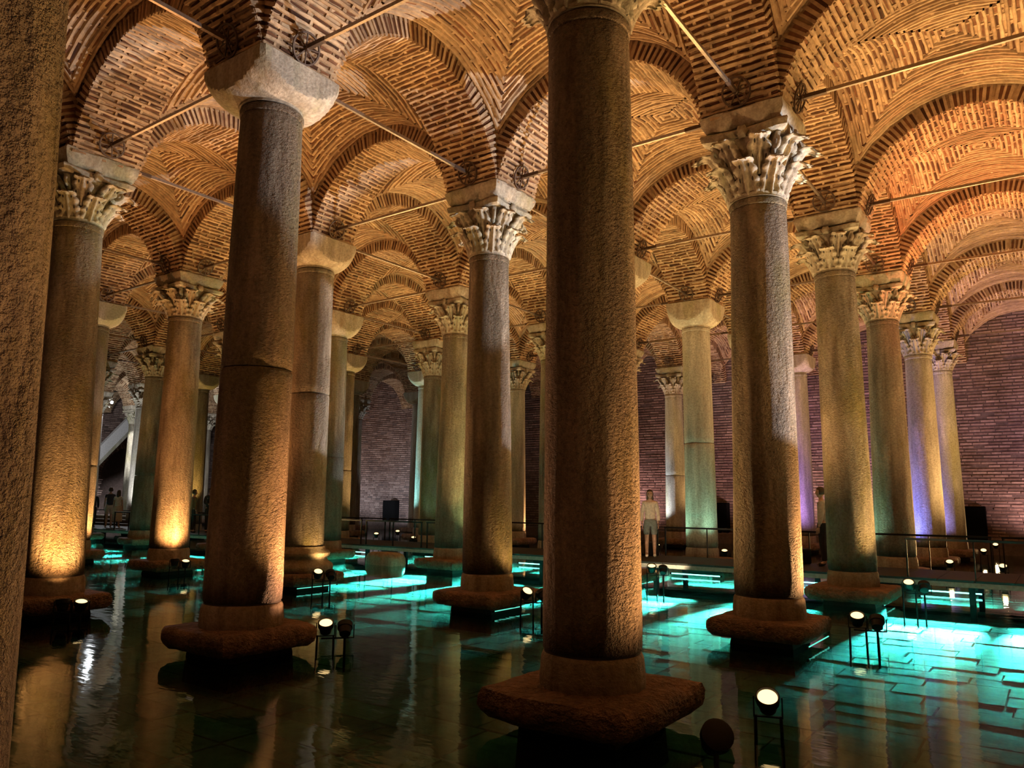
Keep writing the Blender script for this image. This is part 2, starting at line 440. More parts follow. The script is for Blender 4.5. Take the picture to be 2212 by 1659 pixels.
ARCH = [arch_parts(k) for k in range(3)]; ARCHM = [(a.mesh('arch_mortar', MORTAR), bricks_mesh(b, 'arch_bricks')) for a, b in ARCH]
VAULT = [vault_parts(20+k) for k in range(3)]; VAULTM = [(a.mesh('vault_mortar', MORTAR), bricks_mesh(b, 'vault_bricks')) for a, b in VAULT]

def in_view(pts, margin=60):
    q = [project(p_) for p_ in pts]
    q = [t for t in q if t[2] > .5]
    if not q: return False
    xs = [t[0] for t in q]; ys = [t[1] for t in q]
    return max(xs) > -margin and min(xs) < 2212+margin and max(ys) > -margin and min(ys) < 1659+margin

def place(kind, loc, rz, idx, near):
    parts, meshes = (ARCH, ARCHM) if kind == 'arch' else (VAULT, VAULTM)
    root = link('arch' if kind == 'arch' else 'ceiling', meshes[idx][0], None, loc, 'structure')
    root.rotation_euler = (0, 0, rz)
    if not near:
        link('brickwork', meshes[idx][1], root, kind='stuff'); return root
    Rm = Matrix.Translation(loc) @ Matrix.Rotation(rz, 4, 'Z')
    sc = []
    for b in parts[idx][1]:
        wpt = Rm @ Vector(b[0]); X_, Y_, Z_ = project(wpt)
        vis = Z_ > .5 and -20 < X_ < 2232 and -20 < Y_ < 1680
        sc.append(((0 if vis else 1), Z_, b))
    sc.sort(key=lambda t: (t[0], t[1]))
    single = [t[2] for t in sc[:300] if t[0] == 0]; rest_ = [t[2] for t in sc[len(single):]]
    for b in single: brick_obj(b, root)
    if rest_: link('brickwork', bricks_mesh(rest_, 'brickwork'), root, kind='stuff')
    return root

I0, I1, J0, J1 = -3, 5, -2, 10
for i in range(I0, I1+1):
    for j in range(J0, J1+1):
        # bay between i,i+1 (Y) and j,j+1 (X = -j G)
        cx, cy = -(j+.5)*G, (i+.5)*G
        cs = [(cx+sx*H, cy+sy*H, z) for sx in (-1, 1) for sy in (-1, 1) for z in (8.2, 9.4)]+[(cx, cy, 9.38)]
        if j < J1:
            d = project((cx, cy, 9))[2]
            place('vault', (cx, cy, 0), random.randrange(4)*math.pi/2, (i*3+j) % 3, in_view(cs, 0) and d < 13.0)
        # arch along Y from (i,j) to (i+1,j)
        for (ax, ay, rz) in ((-j*G, (i+.5)*G, math.pi/2), (-(j+.5)*G, i*G, 0.0)):
            if rz == 0.0 and j == J1: continue
            if rz == 0.0 and False: continue
            dx, dy = (0, H) if rz else (H, 0)
            cs = [(ax-dx, ay-dy, 7.5), (ax+dx, ay+dy, 7.5), (ax, ay, 8.95), (ax-.5*dx, ay-.5*dy, 8.7), (ax+.5*dx, ay+.5*dy, 8.7)]
            d = min(project(c_)[2] for c_ in cs if True)
            d = project((ax, ay, 8.5))[2]
            place('arch', (ax, ay, 0), rz, (i+2*j) % 3, in_view(cs, 0) and .5 < d < 12.5)

# brick piers between the springers, one above each column
pb = MB(); pb.abox(-A, A, -A, A, ZS-.02, 9.3); PIER = pb.mesh('pier', MORTAR)

# ------------------------------------------------------------------ columns
def acanthus():
    b = MB(); nu, nv = 12, 16; top = []
    def prof(v):
        if v < .66: t = v/.66; return .015+.035*t+.05*t*t, .355*t
        t = (v-.66)/.34*2.7; rr = .068
        return .10+rr*(1-math.cos(t))*1.05, .355+rr*math.sin(t)*.95
    def pt(u, v, off):
        y_, z_ = prof(v)
        ph_ = (v*4.2) % 1.0
        lobe = .74+.26*math.sin(math.pi*min(ph_*1.15, 1.0))**.7
        wd = .172*(1-.30*v**2)*(lobe if v < .93 else .62)
        y_ += .030*abs(u)**2.2*math.sin(math.pi*min(ph_*1.15, 1.0)) - .028*abs(u)**1.2 + .016*math.cos(u*math.pi*3)*(1-.5*v) + .012*(abs(u) < .12)
        return V([u*wd, y_-off, z_])
    for off in (0, .026):
        for k in range(nv+1):
            for i in range(nu+1): top.append(pt(-1+2*i/nu, k/nv, off))
    n1 = (nu+1)*(nv+1); fs = []
    for k in range(nv):
        for i in range(nu):
            a = k*(nu+1)+i; fs.append((a+1, a, a+nu+1, a+nu+2)); fs.append((n1+a, n1+a+1, n1+a+nu+2, n1+a+nu+1))
        for i in (0, nu):
            a = k*(nu+1)+i; fs.append((a, a+nu+1, n1+a+nu+1, n1+a) if i else (a+nu+1, a, n1+a, n1+a+nu+1))
    for i in range(nu):
        a = nv*(nu+1)+i; fs.append((a, a+1, n1+a+1, n1+a))
    b.add(top, fs); nf = len(b.f)
    for u, v, w_, h_ in ((-.50, .36, .012, .030), (.50, .36, .012, .030), (-.46, .66, .012, .026), (.46, .66, .012, .026)):  # flat dark discs, painted shade in place of drilled holes
        c_ = pt(u, v, -.006); y0, z0 = prof(v); y1, z1 = prof(v+.03); tz = V([0, y1-y0, z1-z0]); tz /= np.linalg.norm(tz); tx = V([1., 0, 0])
        b.add([c_+tx*w_*math.cos(q*math.pi/4)+tz*h_*math.sin(q*math.pi/4)+tz*.3*w_*(1 if u*math.cos(q*math.pi/4) > 0 else -1) for q in range(8)], [tuple(range(8))])
    me = b.mesh('acanthus_leaf', CARVED, True); me.materials.append(DARK)
    for q in range(nf, len(b.f)): me.polygons[q].material_index = 1
    return me
LEAF = acanthus()

def capital_corinth():
    hh = .86; n = 48; bell = MB(); rings_ = []
    for k in range(13):
        t = k/12; r = .375+.03*t+.14*max(0, t-.45)**1.6*2.2; rings_.append(circ(r, hh*t*.86, n))
    rings_.insert(0, circ(.385, 0, n)); rings_.insert(0, circ(.40, 0, n)); rings_[2] = circ(.40, .05, n)
    bell.rings(rings_); bm_ = bell.mesh('capital', CARVED, ang=50)
    ab = MB(); loops = []
    for z, s in ((.735, .545), (.76, .60), (.83, .62), (.86, .60)):
        lp = []
        for q in range(4):
            for i in range(12):
                t = -1+2*i/12; c_ = s*(1-.13*(1-t*t)); p_ = (c_, t*s*.93)
                a = q*math.pi/2; lp.append((p_[0]*math.cos(a)-p_[1]*math.sin(a), p_[0]*math.sin(a)+p_[1]*math.cos(a), z))
        loops.append(lp)
    ab.rings(loops); am_ = ab.mesh('abacus', CARVED, ang=35)
    vo = MB()
    pts = [(.40+.0*k, 0, 0) for k in range(1)]
    sp = []
    for k in range(22):
        th = -1.2+k*.36; rr = .115*(1-k/26); sp.append((.60+rr*math.cos(th+2.4)*1.0, 0, .63+rr*math.sin(th+2.4)))
    vo.tube([(.42, 0, .36), (.46, 0, .50)]+sp, [.035, .04]+[.04*(1-k/40) for k in range(22)], 7); vm_ = vo.mesh('volute', CARVED, True)
    fl_ = MB(); lp = []
    for z, s in ((0, .05), (.02, .085), (.05, .08), (.07, .04)): lp.append([(z, s*math.cos(2*math.pi*i/12)*(1+.12*math.cos(i*math.pi)), s*math.sin(2*math.pi*i/12)*(1+.12*math.cos(i*math.pi))) for i in range(12)])
    fl_.rings(lp); fm_ = fl_.mesh('rosette', CARVED, True)
    return bm_, am_, vm_, fm_
CAP = capital_corinth()

def capital_bowl(z0, z1, r0_):
    b = MB(); n = 72; rr = []; R_ = .88; hb = .64
    for k in range(15):
        t = k/14; rho = r0_+(R_-r0_)*math.sin(t*math.pi/2)**.9
        lp = []
        for i in range(n):
            th = 2*math.pi*(i+.5)/n; x, y_ = rho*math.cos(th), rho*math.sin(th)
            lp.append((max(-hb, min(hb, x)), max(-hb, min(hb, y_)), z0+(z1-z0)*(.06+.94*(1-math.cos(t*math.pi/2))**.8)))
        rr.append(lp)
    rr.insert(0, circ(r0_, z0, n)); b.rings(rr); return b.mesh('capital', CARVED, ang=25)

def rough_block(x, y, z0, z1, b0, b1, seed, m=CARVED, n=10, j=.02):
    r = random.Random(seed); rr = []
    for z, b_ in ((z0, b0*.94), (z0+.03, b0), ((z0+z1)/2, (b0+2*b1)/3), (z1-.03, b1), (z1, b1*.98)):
        lp = []
        for q in range(4):
            for i in range(n):
                t = -1+2*i/n; px, py = b_*(1-.03*abs(t)**6), b_*t*(1-.02*abs(t)**6); a = q*math.pi/2
                px += r.uniform(-j, j)
                lp.append((x+px*math.cos(a)-py*math.sin(a), y+px*math.sin(a)+py*math.cos(a), z+(r.uniform(-j, j)*1.6 if z == z0 or z == z0+.03 else r.uniform(-j, j)*.3)))
        rr.append(lp)
    k = MB(); k.rings(rr); return k.mesh('impost_block', m, ang=40)

def slab_mesh(seed, s, cut=.0, z0=.10, z1=.34, skew=0.0):
    r = random.Random(seed); n = 9; rr = []
    base = []
    for q in range(4):
        cr = r.uniform(.05, .2)+cut*(q == seed % 4)
        for i in range(n):
            t = -1+2*i/n; px, py = 1.0, t
            if abs(t) > 1-cr*2: px -= cr*((abs(t)-(1-cr*2))/(cr*2))**1.5*.7
            px += r.uniform(-.025, .025); a = q*math.pi/2
            base.append((px*math.cos(a)-py*math.sin(a), px*math.sin(a)+py*math.cos(a)))
    for z, k in ((z0, .90), (z0+.05, .97), (z1-.14, 1.0), (z1-.06, 1.0), (z1-.015, .965), (z1, .90), (z1+.008, .5)):
        rr.append([(x*s*k*(1+r.uniform(-.012, .012)), y*s*k*(1+r.uniform(-.012, .012)), z+r.uniform(-.008, .008)) for x, y in base])
    b = MB(); b.rings(rr); return b.mesh('plinth_slab', SLAB, ang=50)

def lathe(prof, n=56, sx=0, sy=0, z0=None, z1=None, wob=0.0, seed=0):
    """prof: (z, r); the axis leans so that the centre moves by (sx,sy) between z0 and z1"""
    r = random.Random(seed); b = MB(); rr = []
    ph = [r.uniform(0, 6.28) for _ in range(4)]
    for z, rad in prof:
        t = 0 if z0 is None else max(0, min(1, (z-z0)/(z1-z0)))
        lp = []
        for i in range(n):
            th = 2*math.pi*i/n
            q = rad*(1+wob*(math.sin(3*th+ph[0]+z*.7)+.7*math.sin(5*th+ph[1]-z*1.9)+.5*math.sin(9*th+ph[2]+z*4.1)))
            lp.append((sx*t+q*math.cos(th), sy*t+q*math.sin(th), z))
        rr.append(lp)
    b.rings(rr); return b

# measured: side shift (m, along image right) and radius of the shaft at foot and neck
D_ = {(0, 0): (0, .375, .425, 0, 6.31, .381, 'c'), (1, 0): (-.03, .32, .455, .025, 6.16, .392, 'c'),
      (2, 0): (.007, .28, .432, -.025, 6.325, .372, 'c'), (3, 0): (-.05, .36, .45, -.03, 6.31, .362, 'c'),
      (4, 0): (.05, .35, .43, .076, 6.21, .355, 'c'), (5, 0): (.12, .35, .42, .13, 6.42, .33, 'c'),
      (0, 1): (.027, .348, .466, .037, 6.913, .396, 'b'), (1, 1): (.028, .375, .437, -.013, 6.21, .355, 'c'),
      (3, 1): (0, .42, .43, -.015, 6.724, .383, 'b'), (0, 2): (.028, .33, .435, -.10, 6.33, .378, 'c'),
      (1, 2): (.03, .86, .44, .034, 6.795, .40, 'b'), (2, 2): (0, .35, .43, .024, 6.23, .345, 'c'),
      (1, 3): (-.009, .25, .46, -.023, 6.344, .395, 'c'), (2, 3): (.04, .35, .45, .05, 6.72, .38, 'b'),
      (3, 3): (-.10, .35, .43, -.141, 6.17, .33, 'c'), (-1, 0): (-.10, .35, .475, -.12, 6.3, .385, 'c'),
      (2, 1): (0, .35, .43, .02, 6.8, .39, 'b'), (5, 1): (.08, .35, .43, .10, 6.75, .37, 'b'),
      (3, 4): (0, .35, .44, .02, 6.75, .39, 'b'), (4, 5): (0, .35, .44, .02, 6.75, .38, 'b'),
      (1, 4): (0, .35, .44, .05, 6.75, .39, 'b'), (5, 2): (-.12, .35, .42, -.12, 6.3, .36, 'c'), (2, 5): (-.15, .35, .44, -.08, 6.3, .37, 'c')}
JOINT = {(0, 1): 3.45, (1, 2): 4.05, (3, 1): 3.45, (2, 3): 3.05, (3, 4): 2.9, (5, 2): 2.9, (2, 5): 2.6, (1, 4): 2.7}
NAME = {
 (-1, 0): ('cropped column at the left edge', 'huge pitted marble column cropped by the left edge of the picture'),
 (0, 0): ('nearest mid column', 'nearest full-height brown marble column on a broad rough slab in the middle'),
 (1, 0): ('half white half brown column', 'marble column with a cold white lit upper right side and square slab, right of the middle'),
 (2, 0): ('grey column at the deck', 'grey marble column with a low dark stain whose slab touches the deck front'),
 (3, 0): ('mint lit column behind the railing', 'marble column with a mint lit left edge rising behind the deck railing'),
 (4, 0): ('blue lit column', 'marble column lit blue low on its left side, before the purple wall'),
 (5, 0): ('chipped violet column', 'farthest right marble column, violet lit, beside the purple brick wall'),
 (0, 1): ('bowl capital foreground column', 'jointed marble column with a smooth bowl capital and orange lit lower half'),
 (1, 1): ('streaked slender column', 'dark streaked slender column with a white lit carved capital in the middle distance'),
 (2, 1): ('bowl column behind the nearest column', 'marble column hidden behind the nearest one, only its yellow bowl capital showing'),
 (3, 1): ('pale jointed bowl column', 'pale jointed column with bowl capital behind the woman in the cream jumper'),
 (4, 1): ('covered column', 'marble column covered by the half white half brown column'),
 (5, 1): ('violet bowl column', 'violet lit thin column with a bowl capital close to the end wall'),
 (0, 2): ('left carved column', 'golden lit marble column with a carved capital next to the cropped left column'),
 (1, 2): ('stepped base column', 'jointed bowl capital column on a stepped moulded base'),
 (2, 2): ('yellow green column', 'yellow green lit column with a leafy capital beside the stone block'),
 (3, 2): ('thin green column', 'thin greenish column showing just left of the nearest column'),
 (5, 2): ('pale blue column', 'pale blue lit column just left of the pale jointed bowl column'),
 (1, 3): ('orange column', 'orange lit shorter looking column with a leafy capital and a lamp at its foot'),
 (2, 3): ('second bowl column', 'bowl capital column just behind and right of the stepped base column'),
 (3, 3): ('warm grey column', 'warm grey column with a dark joint beside the cyan strip lit column'),
 (4, 3): ('pale column', 'pale bluish column right of the streaked slender column'),
 (3, 4): ('third bowl column', 'bowl capital column with a mint lit foot, behind the second bowl column'),
 (4, 4): ('cyan strip column', 'distant column with one bright cyan strip of light down its left side'),
 (5, 5): ('far grey column', 'far slim grey column left of the cyan strip lit column'),
 (4, 5): ('fourth bowl column', 'small far bowl capital column left of the grey brick end wall'),
 (5, 6): ('rust column', 'far rust orange column standing at the edge of the grey brick end wall'),
 (1, 4): ('green edge column', 'bowl capital column with a green lit edge behind the left carved column'),
 (2, 5): ('dull green column', 'dull green grey column left of the orange column, its foot by the deck'),
 (3, 6): ('gold capital column', 'slim column with a golden carved capital right of the orange column'),
 (2, 6): ('dark capital column', 'dim column with a dark carved capital just right of the left carved column'),
 (3, 7): ('white lit far column', 'far column brightly lit white beside the arched niche'),
 (4, 8): ('cold white far column', 'far column lit cold white right of the one with the golden capital'),
 (4, 9): ('brilliant white column', 'farthest left column, flooded brilliant white from above beside the sloping stair'),
 (2, 7): ('entrance column', 'far column with a hard white lit rim near the left edge'),
}
COLPOS = {}
# (feet offsets are measured along the picture's right, turned into world offsets here)
def offs(i, j, s):
    d = V([-j*G, i*G])-CAM[:2]; d /= np.hypot(*d); return V([d[1], -d[0]])*s

def make_column(i, j):
    sb, zb, rb, st, zn, rn, ty = D_.get((i, j), (0, .35, .435, 0, 6.28, .365, 'c' if (i+2*j) % 3 else 'b'))
    if (i, j) not in D_ and ty == 'b': zn = 6.78
    base = V([-j*G, i*G]); ob = offs(i, j, sb); ot = offs(i, j, st); sh = ot-ob
    nm, lab = NAME.get((i, j), (None, None))
    if lab is None:
        lab = 'dim marble column in the far rows, mostly hidden behind nearer columns'
    seed = i*17+j*5+300
    root = thing('column', lab, 'column', (base[0]+ob[0], base[1]+ob[1], 0), 0, 'marble columns')
    m = PALE if (i, j) in ((3, 1), (4, 3), (5, 2), (4, 4), (5, 5), (3, 7), (4, 8), (4, 0), (5, 0), (5, 1)) else MARBLE
    if (i, j) in ((0, 0), (0, 1), (1, 1), (-1, 0), (1, 0)): m = BROWN
    tall = zb > .6
    s = {(0, 0): .72, (1, 0): .66, (2, 0): .72, (1, 1): .70, (0, 1): .70, (1, 2): .66}.get((i, j), .68)
    link('plinth_slab', slab_mesh(seed, s, .12 if (i+j) % 2 else .0), root)
    fb_ = MB(); fb_.rings([[(sx_*s*.62*q, sy_*s*.62*q, z) for sx_, sy_ in ((-1, -1), (1, -1), (1, 1), (-1, 1))] for z, q in ((-.36, 1.05), (.02, 1), (.11, .96))])
    link('footing', fb_.mesh('footing', DARK), root)
    if tall:
        b = lathe([(.33, .60), (.38, .64), (.44, .655), (.50, .64), (.53, .60), (.56, .55), (.61, .52), (.64, .53), (.68, .575), (.73, .58), (.77, .55), (.80, .50), (.86, .47)], 48, wob=.004, seed=seed)
        link('base_moulding', b.mesh('base_moulding', BASE, ang=40), root)
    else:
        b = lathe([(.30, rb*1.03), (.33, rb*1.05), (.42, rb*1.05), (.57, rb*1.02), (.60, rb*.99), (.615, rb*.95)], 56, wob=.004, seed=seed)
        link('base_ring', b.mesh('base_ring', BASE, ang=50), root)
    zs = zb if tall else .625
    rad = lambda z: rb+(rn-rb)*((z-zb)/(zn-zb))**1.15
    def drum(za, zt, sd, dark=True):
        n = max(6, int((zt-za)/.16)); prof = [(za, rad(za)*.955), (za+.02, rad(za)*.99)]
        prof += [(za+.02+(zt-za-.05)*k/n, rad(za+.02+(zt-za-.05)*k/n)) for k in range(1, n)]
        prof += [(zt-.03, rad(zt)), (zt-.012, rad(zt)*.985), (zt, rad(zt)*.96)]
        b = lathe(prof, 64, sh[0], sh[1], zb, zn, .0055, sd)
        return b
    jz = JOINT.get((i, j))
    parts = [(zs, zn-.10)] if not jz else [(zs, jz), (jz+.012, zn-.10)]
    for k, (za, zt) in enumerate(parts):
        link('shaft' if len(parts) == 1 else 'shaft_drum', drum(za, zt, seed+k).mesh('shaft', m, ang=40), root)
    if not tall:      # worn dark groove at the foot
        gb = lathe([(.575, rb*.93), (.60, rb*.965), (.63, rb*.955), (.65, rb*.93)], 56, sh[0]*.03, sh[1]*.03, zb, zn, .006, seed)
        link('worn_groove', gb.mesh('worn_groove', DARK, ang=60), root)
    nr = lathe([(zn-.11, rn*.98), (zn-.10, rn*1.03), (zn-.03, rn*1.045), (zn-.012, rn*1.02), (zn, rn*.97)], 48, sh[0], sh[1], zn-.2, zn-.15, .002, seed)
    link('necking', nr.mesh('necking', m, ang=50), root)
    cx, cy = -ob[0], -ob[1]       # lattice point in the column's own frame
    if ty == 'b':
        cap = link('capital', capital_bowl(zn+.005, ZS, rn*1.04), root); cap.data.materials[0] = CARVED; cap.location = ((sh[0]+cx)/2, (sh[1]+cy)/2, 0)
    else:
        cap = link('capital', CAP[0], root, (sh[0], sh[1], zn))
        k = (7.14-zn)/.86; cap.scale = (rn/.375, rn/.375, k)
        ab = link('abacus', CAP[1], cap)
        for q in range(4):
            vo = link('volute', CAP[2], cap); vo.rotation_euler = (0, 0, math.pi/4+q*math.pi/2)
            ro = link('rosette', CAP[3], cap); a = q*math.pi/2; ro.location = (.53*math.cos(a), .53*math.sin(a), .80); ro.rotation_euler = (0, 0, a)
        for tier in (0, 1):
            for q in range(8):
                a = (q+.5*tier)*math.pi/4; lf = link('acanthus_leaf', LEAF, cap)
                rr = .355+.02*tier; lf.location = (rr*math.cos(a), rr*math.sin(a), .02+.25*tier)
                lf.rotation_euler = (-.10-.10*tier, 0, a-math.pi/2); lf.scale = (1.05, 1.5+.25*tier, 1.0+.12*tier)
        link('impost_block', rough_block((sh[0]+cx)/2, (sh[1]+cy)/2, 7.165, ZS, .55, .62, seed), root)
    link('pier', PIER, root, (cx, cy, 0))
    COLPOS[(i, j)] = (root, zn)
    return root

for i in range(-2, 6):
    for j in range(-1, 10):
        if (i, j) not in NAME:
            X_, Y_, Z_ = project((-j*G, i*G, 3.5))
            if not (Z_ > 1 and -150 < X_ < 2362) and not (-2 <= i <= 2 and -1 <= j <= 3): continue
            if Z_ > 1 and -150 < X_ < 2362 is False: continue
        if i >= 6: continue
        # columns outside the frame are left out: the photograph shows nothing of them
        X_, Y_, Z_ = project((-j*G, i*G, 3.5))
        if (i, j) != (-1, 0) and not (Z_ > 1 and -90 < X_ < 2302): continue
        make_column(i, j)

# ------------------------------------------------------------------ tie rods with anchor wheels
def wheel_mesh():
    b = MB()
    b.rings([[(0.0+dx, r*math.cos(2*math.pi*i/24), r*math.sin(2*math.pi*i/24)) for i in range(24)] for dx, r in ((.0, .188), (.0, .212), (.022, .212), (.022, .188), (.0, .188))], False, False)
    for k in range(8):
        a = k*math.pi/4+.2; b.box((.012, .10*math.cos(a), .10*math.sin(a)), (.007, 0, 0), (0, .095*math.cos(a), .095*math.sin(a)), (0, -.008*math.sin(a), .008*math.cos(a)))
    b.rings([[(x, r*math.cos(2*math.pi*i/12), r*math.sin(2*math.pi*i/12)) for i in range(12)] for x, r in ((0, .035), (.05, .04), (.07, .03))])
    return b.mesh('anchor_wheel', IRON, ang=30)
WHEEL = wheel_mesh()
ZR = 7.63; FA = .60
rb = MB(); hl = G/2-FA
rb.box((0, 0, 0), (hl, 0, 0), (0, .021, 0), (0, 0, .025)); ROD = rb.mesh('bar', STEEL)
sb_ = MB()
sb_.box((0, 0, 0), (.16, 0, 0), (0, .026, 0), (0, 0, .03)); SLEEVE = sb_.mesh('sleeve', IRON)
def nm_(k):
    return 'the '+NAME[k][0] if k in NAME else None
for i in range(-1, 6):
    for j in range(-1, 9):
        for di, dj in ((1, 0), (0, 1)):
            a, b = (i, j), (i+di, j+dj)
            cx, cy = -(j+dj/2)*G, (i+di/2)*G
            pts = [project((cx+t*dj*hl, cy+t*di*hl, ZR)) for t in (-.95, -.6, -.2, .2, .6, .95)]
            vis = sum(1 for q in pts if q[2] > .8 and -5 < q[0] < 2217 and -5 < q[1] < 1659)
            if not vis or pts[0][2] > 34: continue
            na, nb_ = nm_(a), nm_(b)
            if na and nb_: lab = 'iron tie rod between %s and %s' % (na, nb_)
            elif na and b[0] == 6: lab = 'iron tie rod running from %s to the end wall' % na
            elif na or nb_: lab = 'iron tie rod leaving %s, running out of sight %s' % (na or nb_, 'to the right' if (b[1] if na else a[1]) < (a[1] if na else b[1]) else ('deeper in' if na else 'towards the viewer'))
            else: lab = 'thin iron tie rod among the distant vaults'
            ws = lab.split()
            if len(ws) > 16: lab = ' '.join(lab.replace('iron tie rod', 'tie rod').split()[:16])
            t = thing('tie_rod', lab, 'tie rod', (cx, cy, ZR), 0 if dj else math.pi/2, 'iron tie rods under the vaults')
            link('bar', ROD, t)
            for s in (-1, 1):
                wl = link('anchor_wheel', WHEEL, t, (s*(hl-.085), 0, 0)); wl.rotation_euler = (0, .34, math.pi if s > 0 else 0)
                link('sleeve', SLEEVE, t, (s*(hl-.30), 0, 0))

# ------------------------------------------------------------------ deck, railings, LEDs
DZ = .46; DY0, DY1 = 10.85, 13.05; DX0, DX1 = -44.0, 9.0
dk = link('deck', None, None, None, 'structure')
n = int((DX1-DX0)/.62); bb = MB(); bb.box((0, 0, 0), (.306, 0, 0), (0, (DY1-DY0)/2, 0), (0, 0, .02)); BOARD = bb.mesh('deck_plate', DECKM)
for k in range(n):
    o = link('plate', BOARD, dk, (DX0+.31+k*.62, (DY0+DY1)/2, DZ-.02)); o.location.z += random.uniform(-.002, .002)
fb = MB(); fb.abox(DX0, DX1, DY0, DY0+.03, DZ-.13, DZ-.042); fb.abox(DX0, DX1, DY1-.03, DY1, DZ-.13, DZ-.042)
link('fascia', fb.mesh('fascia', FASCIA), dk)
bb = MB(); x = DX0+1
while x < DX1:
    for y in (DY0+.25, DY1-.25): bb.abox(x-.05, x+.05, y-.05, y+.05, -.34, DZ-.04)
    x += 3.2
link('deck_legs', bb.mesh('deck_legs', BLACK), dk)
bb = MB(); bb.abox(DX0, DX1, DY0+.3, DY0+.4, DZ-.16, DZ-.045); bb.abox(DX0, DX1, DY1-.4, DY1-.3, DZ-.16, DZ-.045)
link('deck_beam', bb.mesh('deck_beam', BLACK), dk)

RH = .74
ORD = 'first second third fourth fifth sixth seventh eighth ninth tenth eleventh twelfth thirteenth fourteenth fifteenth sixteenth seventeenth eighteenth nineteenth twentieth'.split()
def rail_panel(x0, x1, y, lab):
    t = thing('railing_panel', lab, 'railing', ((x0+x1)/2, y, DZ), 0, 'low black railing panels along the deck')
    l = (x1-x0)/2
    b = MB(); b.box((0, 0, RH-.02), (l, 0, 0), (0, .025, 0), (0, 0, .02)); link('top_rail', b.mesh('top_rail', BLACK), t)
    for s in (-1, 0, 1):
        b = MB(); b.box((s*(l-.02), 0, (RH-.04)/2), (.014 if s else .010, 0, 0), (0, .02, 0), (0, 0, (RH-.04)/2))
        link('post', b.mesh('post', BLACK), t)
    return t
for yy, spans, side in ((DY0+.08, ((-30.5, -9.35), (-.55, 8.0)), 'front'), (DY1-.08, ((-38, 7.0),), 'rear')):
    for xa, xb in spans:
        x = xb
        k = 0
        while x-2.3 > xa:
            rail_panel(x-2.3, x, yy, 'low black %s deck railing panel, %s from the right end%s' % (side, ORD[k], '' if side == 'rear' else (' by the mint lit column' if xb > 0 else ' behind the stone block')))
            x -= 2.48; k += 1

def led_bar(p, q, lab, r=.014, m=None):
    p, q = V(p, float), V(q, float); c = (p+q)/2; L_ = np.linalg.norm(q-p); d = (q-p)/L_
    t = thing('led_strip', lab, 'led strip', c, math.atan2(d[1], d[0]), 'cyan LED strips at the water line')
    b = MB(); b.tube([(-L_/2, 0, 0), (L_/2, 0, 0)], r, 8); link('tube', b.mesh('tube', m or LED), t)
    b = MB()
    for s in (-1, 1): b.box((s*L_/2, 0, 0), (.02, 0, 0), (0, r*1.5, 0), (0, 0, r*1.5))
    link('end_cap', b.mesh('end_cap', BLACK), t)
def area(loc, d, sx, sy, power, col, name='area_light', spread=180):
    l = bpy.data.lights.new(name, 'AREA'); l.shape = 'RECTANGLE'; l.size = sx; l.size_y = sy; l.energy = power; l.color = col; l.spread = math.radians(spread)
    o = bpy.data.objects.new(name, l); C.objects.link(o); o.location = loc; aim(o, d); return o
for x0, x1, lab in ((.7, 1.85, 'bright cyan LED strip under the deck at the far right'), (-2.6, -1.2, 'cyan LED strip under the deck between the half white and grey columns'),
                    (-4.9, -3.6, 'cyan LED strip under the deck right of the woman'), (-17.0, -15.8, 'cyan LED strip under the deck left of the stone block'),
                    (-13.2, -12.0, 'cyan LED strip under the deck right of the stone block'), (-29.6, -26.2, 'long cyan LED strip under the far left stretch of deck'),
                    (-24.6, -21.2, 'cyan LED strip under the deck right of the orange column'), (-9.6, -8.2, 'cyan LED strip under the deck left of the nearest column')):
    led_bar((x0, DY1-.45, .06), (x1, DY1-.45, .06), lab, .028 if x0 < -20 else .014)
for (ci, cj), lab in (((1, 0), 'short cyan LED strip under the right edge of the half white half brown column slab'), ((1, 2), 'cyan LED strip along the foot of the stepped base column'),
                      ((2, 0), 'short cyan LED strip under the right edge of the grey column slab'), ((2, 1), 'cyan LED strip at the slab edge right of the nearest column'), ((1, 1), 'cyan LED strip under the streaked slender column slab')):
    led_bar((-cj*G+.60, ci*G-.56, .075), (-cj*G+.60, ci*G+.50, .075), lab, .008, LED2)
# LED washers under the deck edge that light the pool bed
for x, pw in ((5.5, .6), (3.2, .8), (1.2, .85), (-1.8, 1.4), (-4.4, 1.7), (-6.6, 2.2), (-9.0, 2.2), (-11.2, 2.2), (-13.4, 1.8), (-15.5, 1.6), (-18.5, .9), (-22.5, 1.2), (-25.5, .9), (-28.5, 1.2), (-32, .8)):
    area((x, DY0+.12, -.05), (0, -1, -.150), 1.6, .03, 520*pw, CYAN, 'led_light', 14)
    area((x, DY0+.12, -.05), (0, -1, -.60), 1.6, .03, 120*pw, CYAN, 'led_light', 58)
    if x > -20: area((x, DY1-.12, -.05), (0, 1, -.25), 1.6, .03, 110*pw, CYAN, 'led_light', 26)

# ------------------------------------------------------------------ floodlights
def can_mesh():
    b = MB(); b.rings([circ(r, z, 24) for z, r in ((-.13, .045), (-.12, .07), (-.04, .085), (-.03, .098), (.035, .10), (.04, .088), (.02, .082))], True, False); return b.mesh('housing', BLACK, ang=35)
CAN = can_mesh()
b = MB(); b.rings([circ(r, z, 24) for z, r in ((.022, .082), (.03, .07), (.036, .03))], False, True); GLASS = b.mesh('lens', LENS, True); 
b = MB(); b.rings([circ(r, z, 24) for z, r in ((.022, .082), (.03, .07), (.036, .03))], False, True); GLASSW = b.mesh('lens', LENSW, True)
b = MB(); b.rings([circ(r, z, 24) for z, r in ((.022, .082), (.03, .07), (.036, .03))], False, True); GLASSD = b.mesh('lens', BLACK, True)
b = MB()
for s in (-1, 1): b.box((s*.112, 0, -.06), (.006, 0, 0), (0, .014, 0), (0, 0, .08))
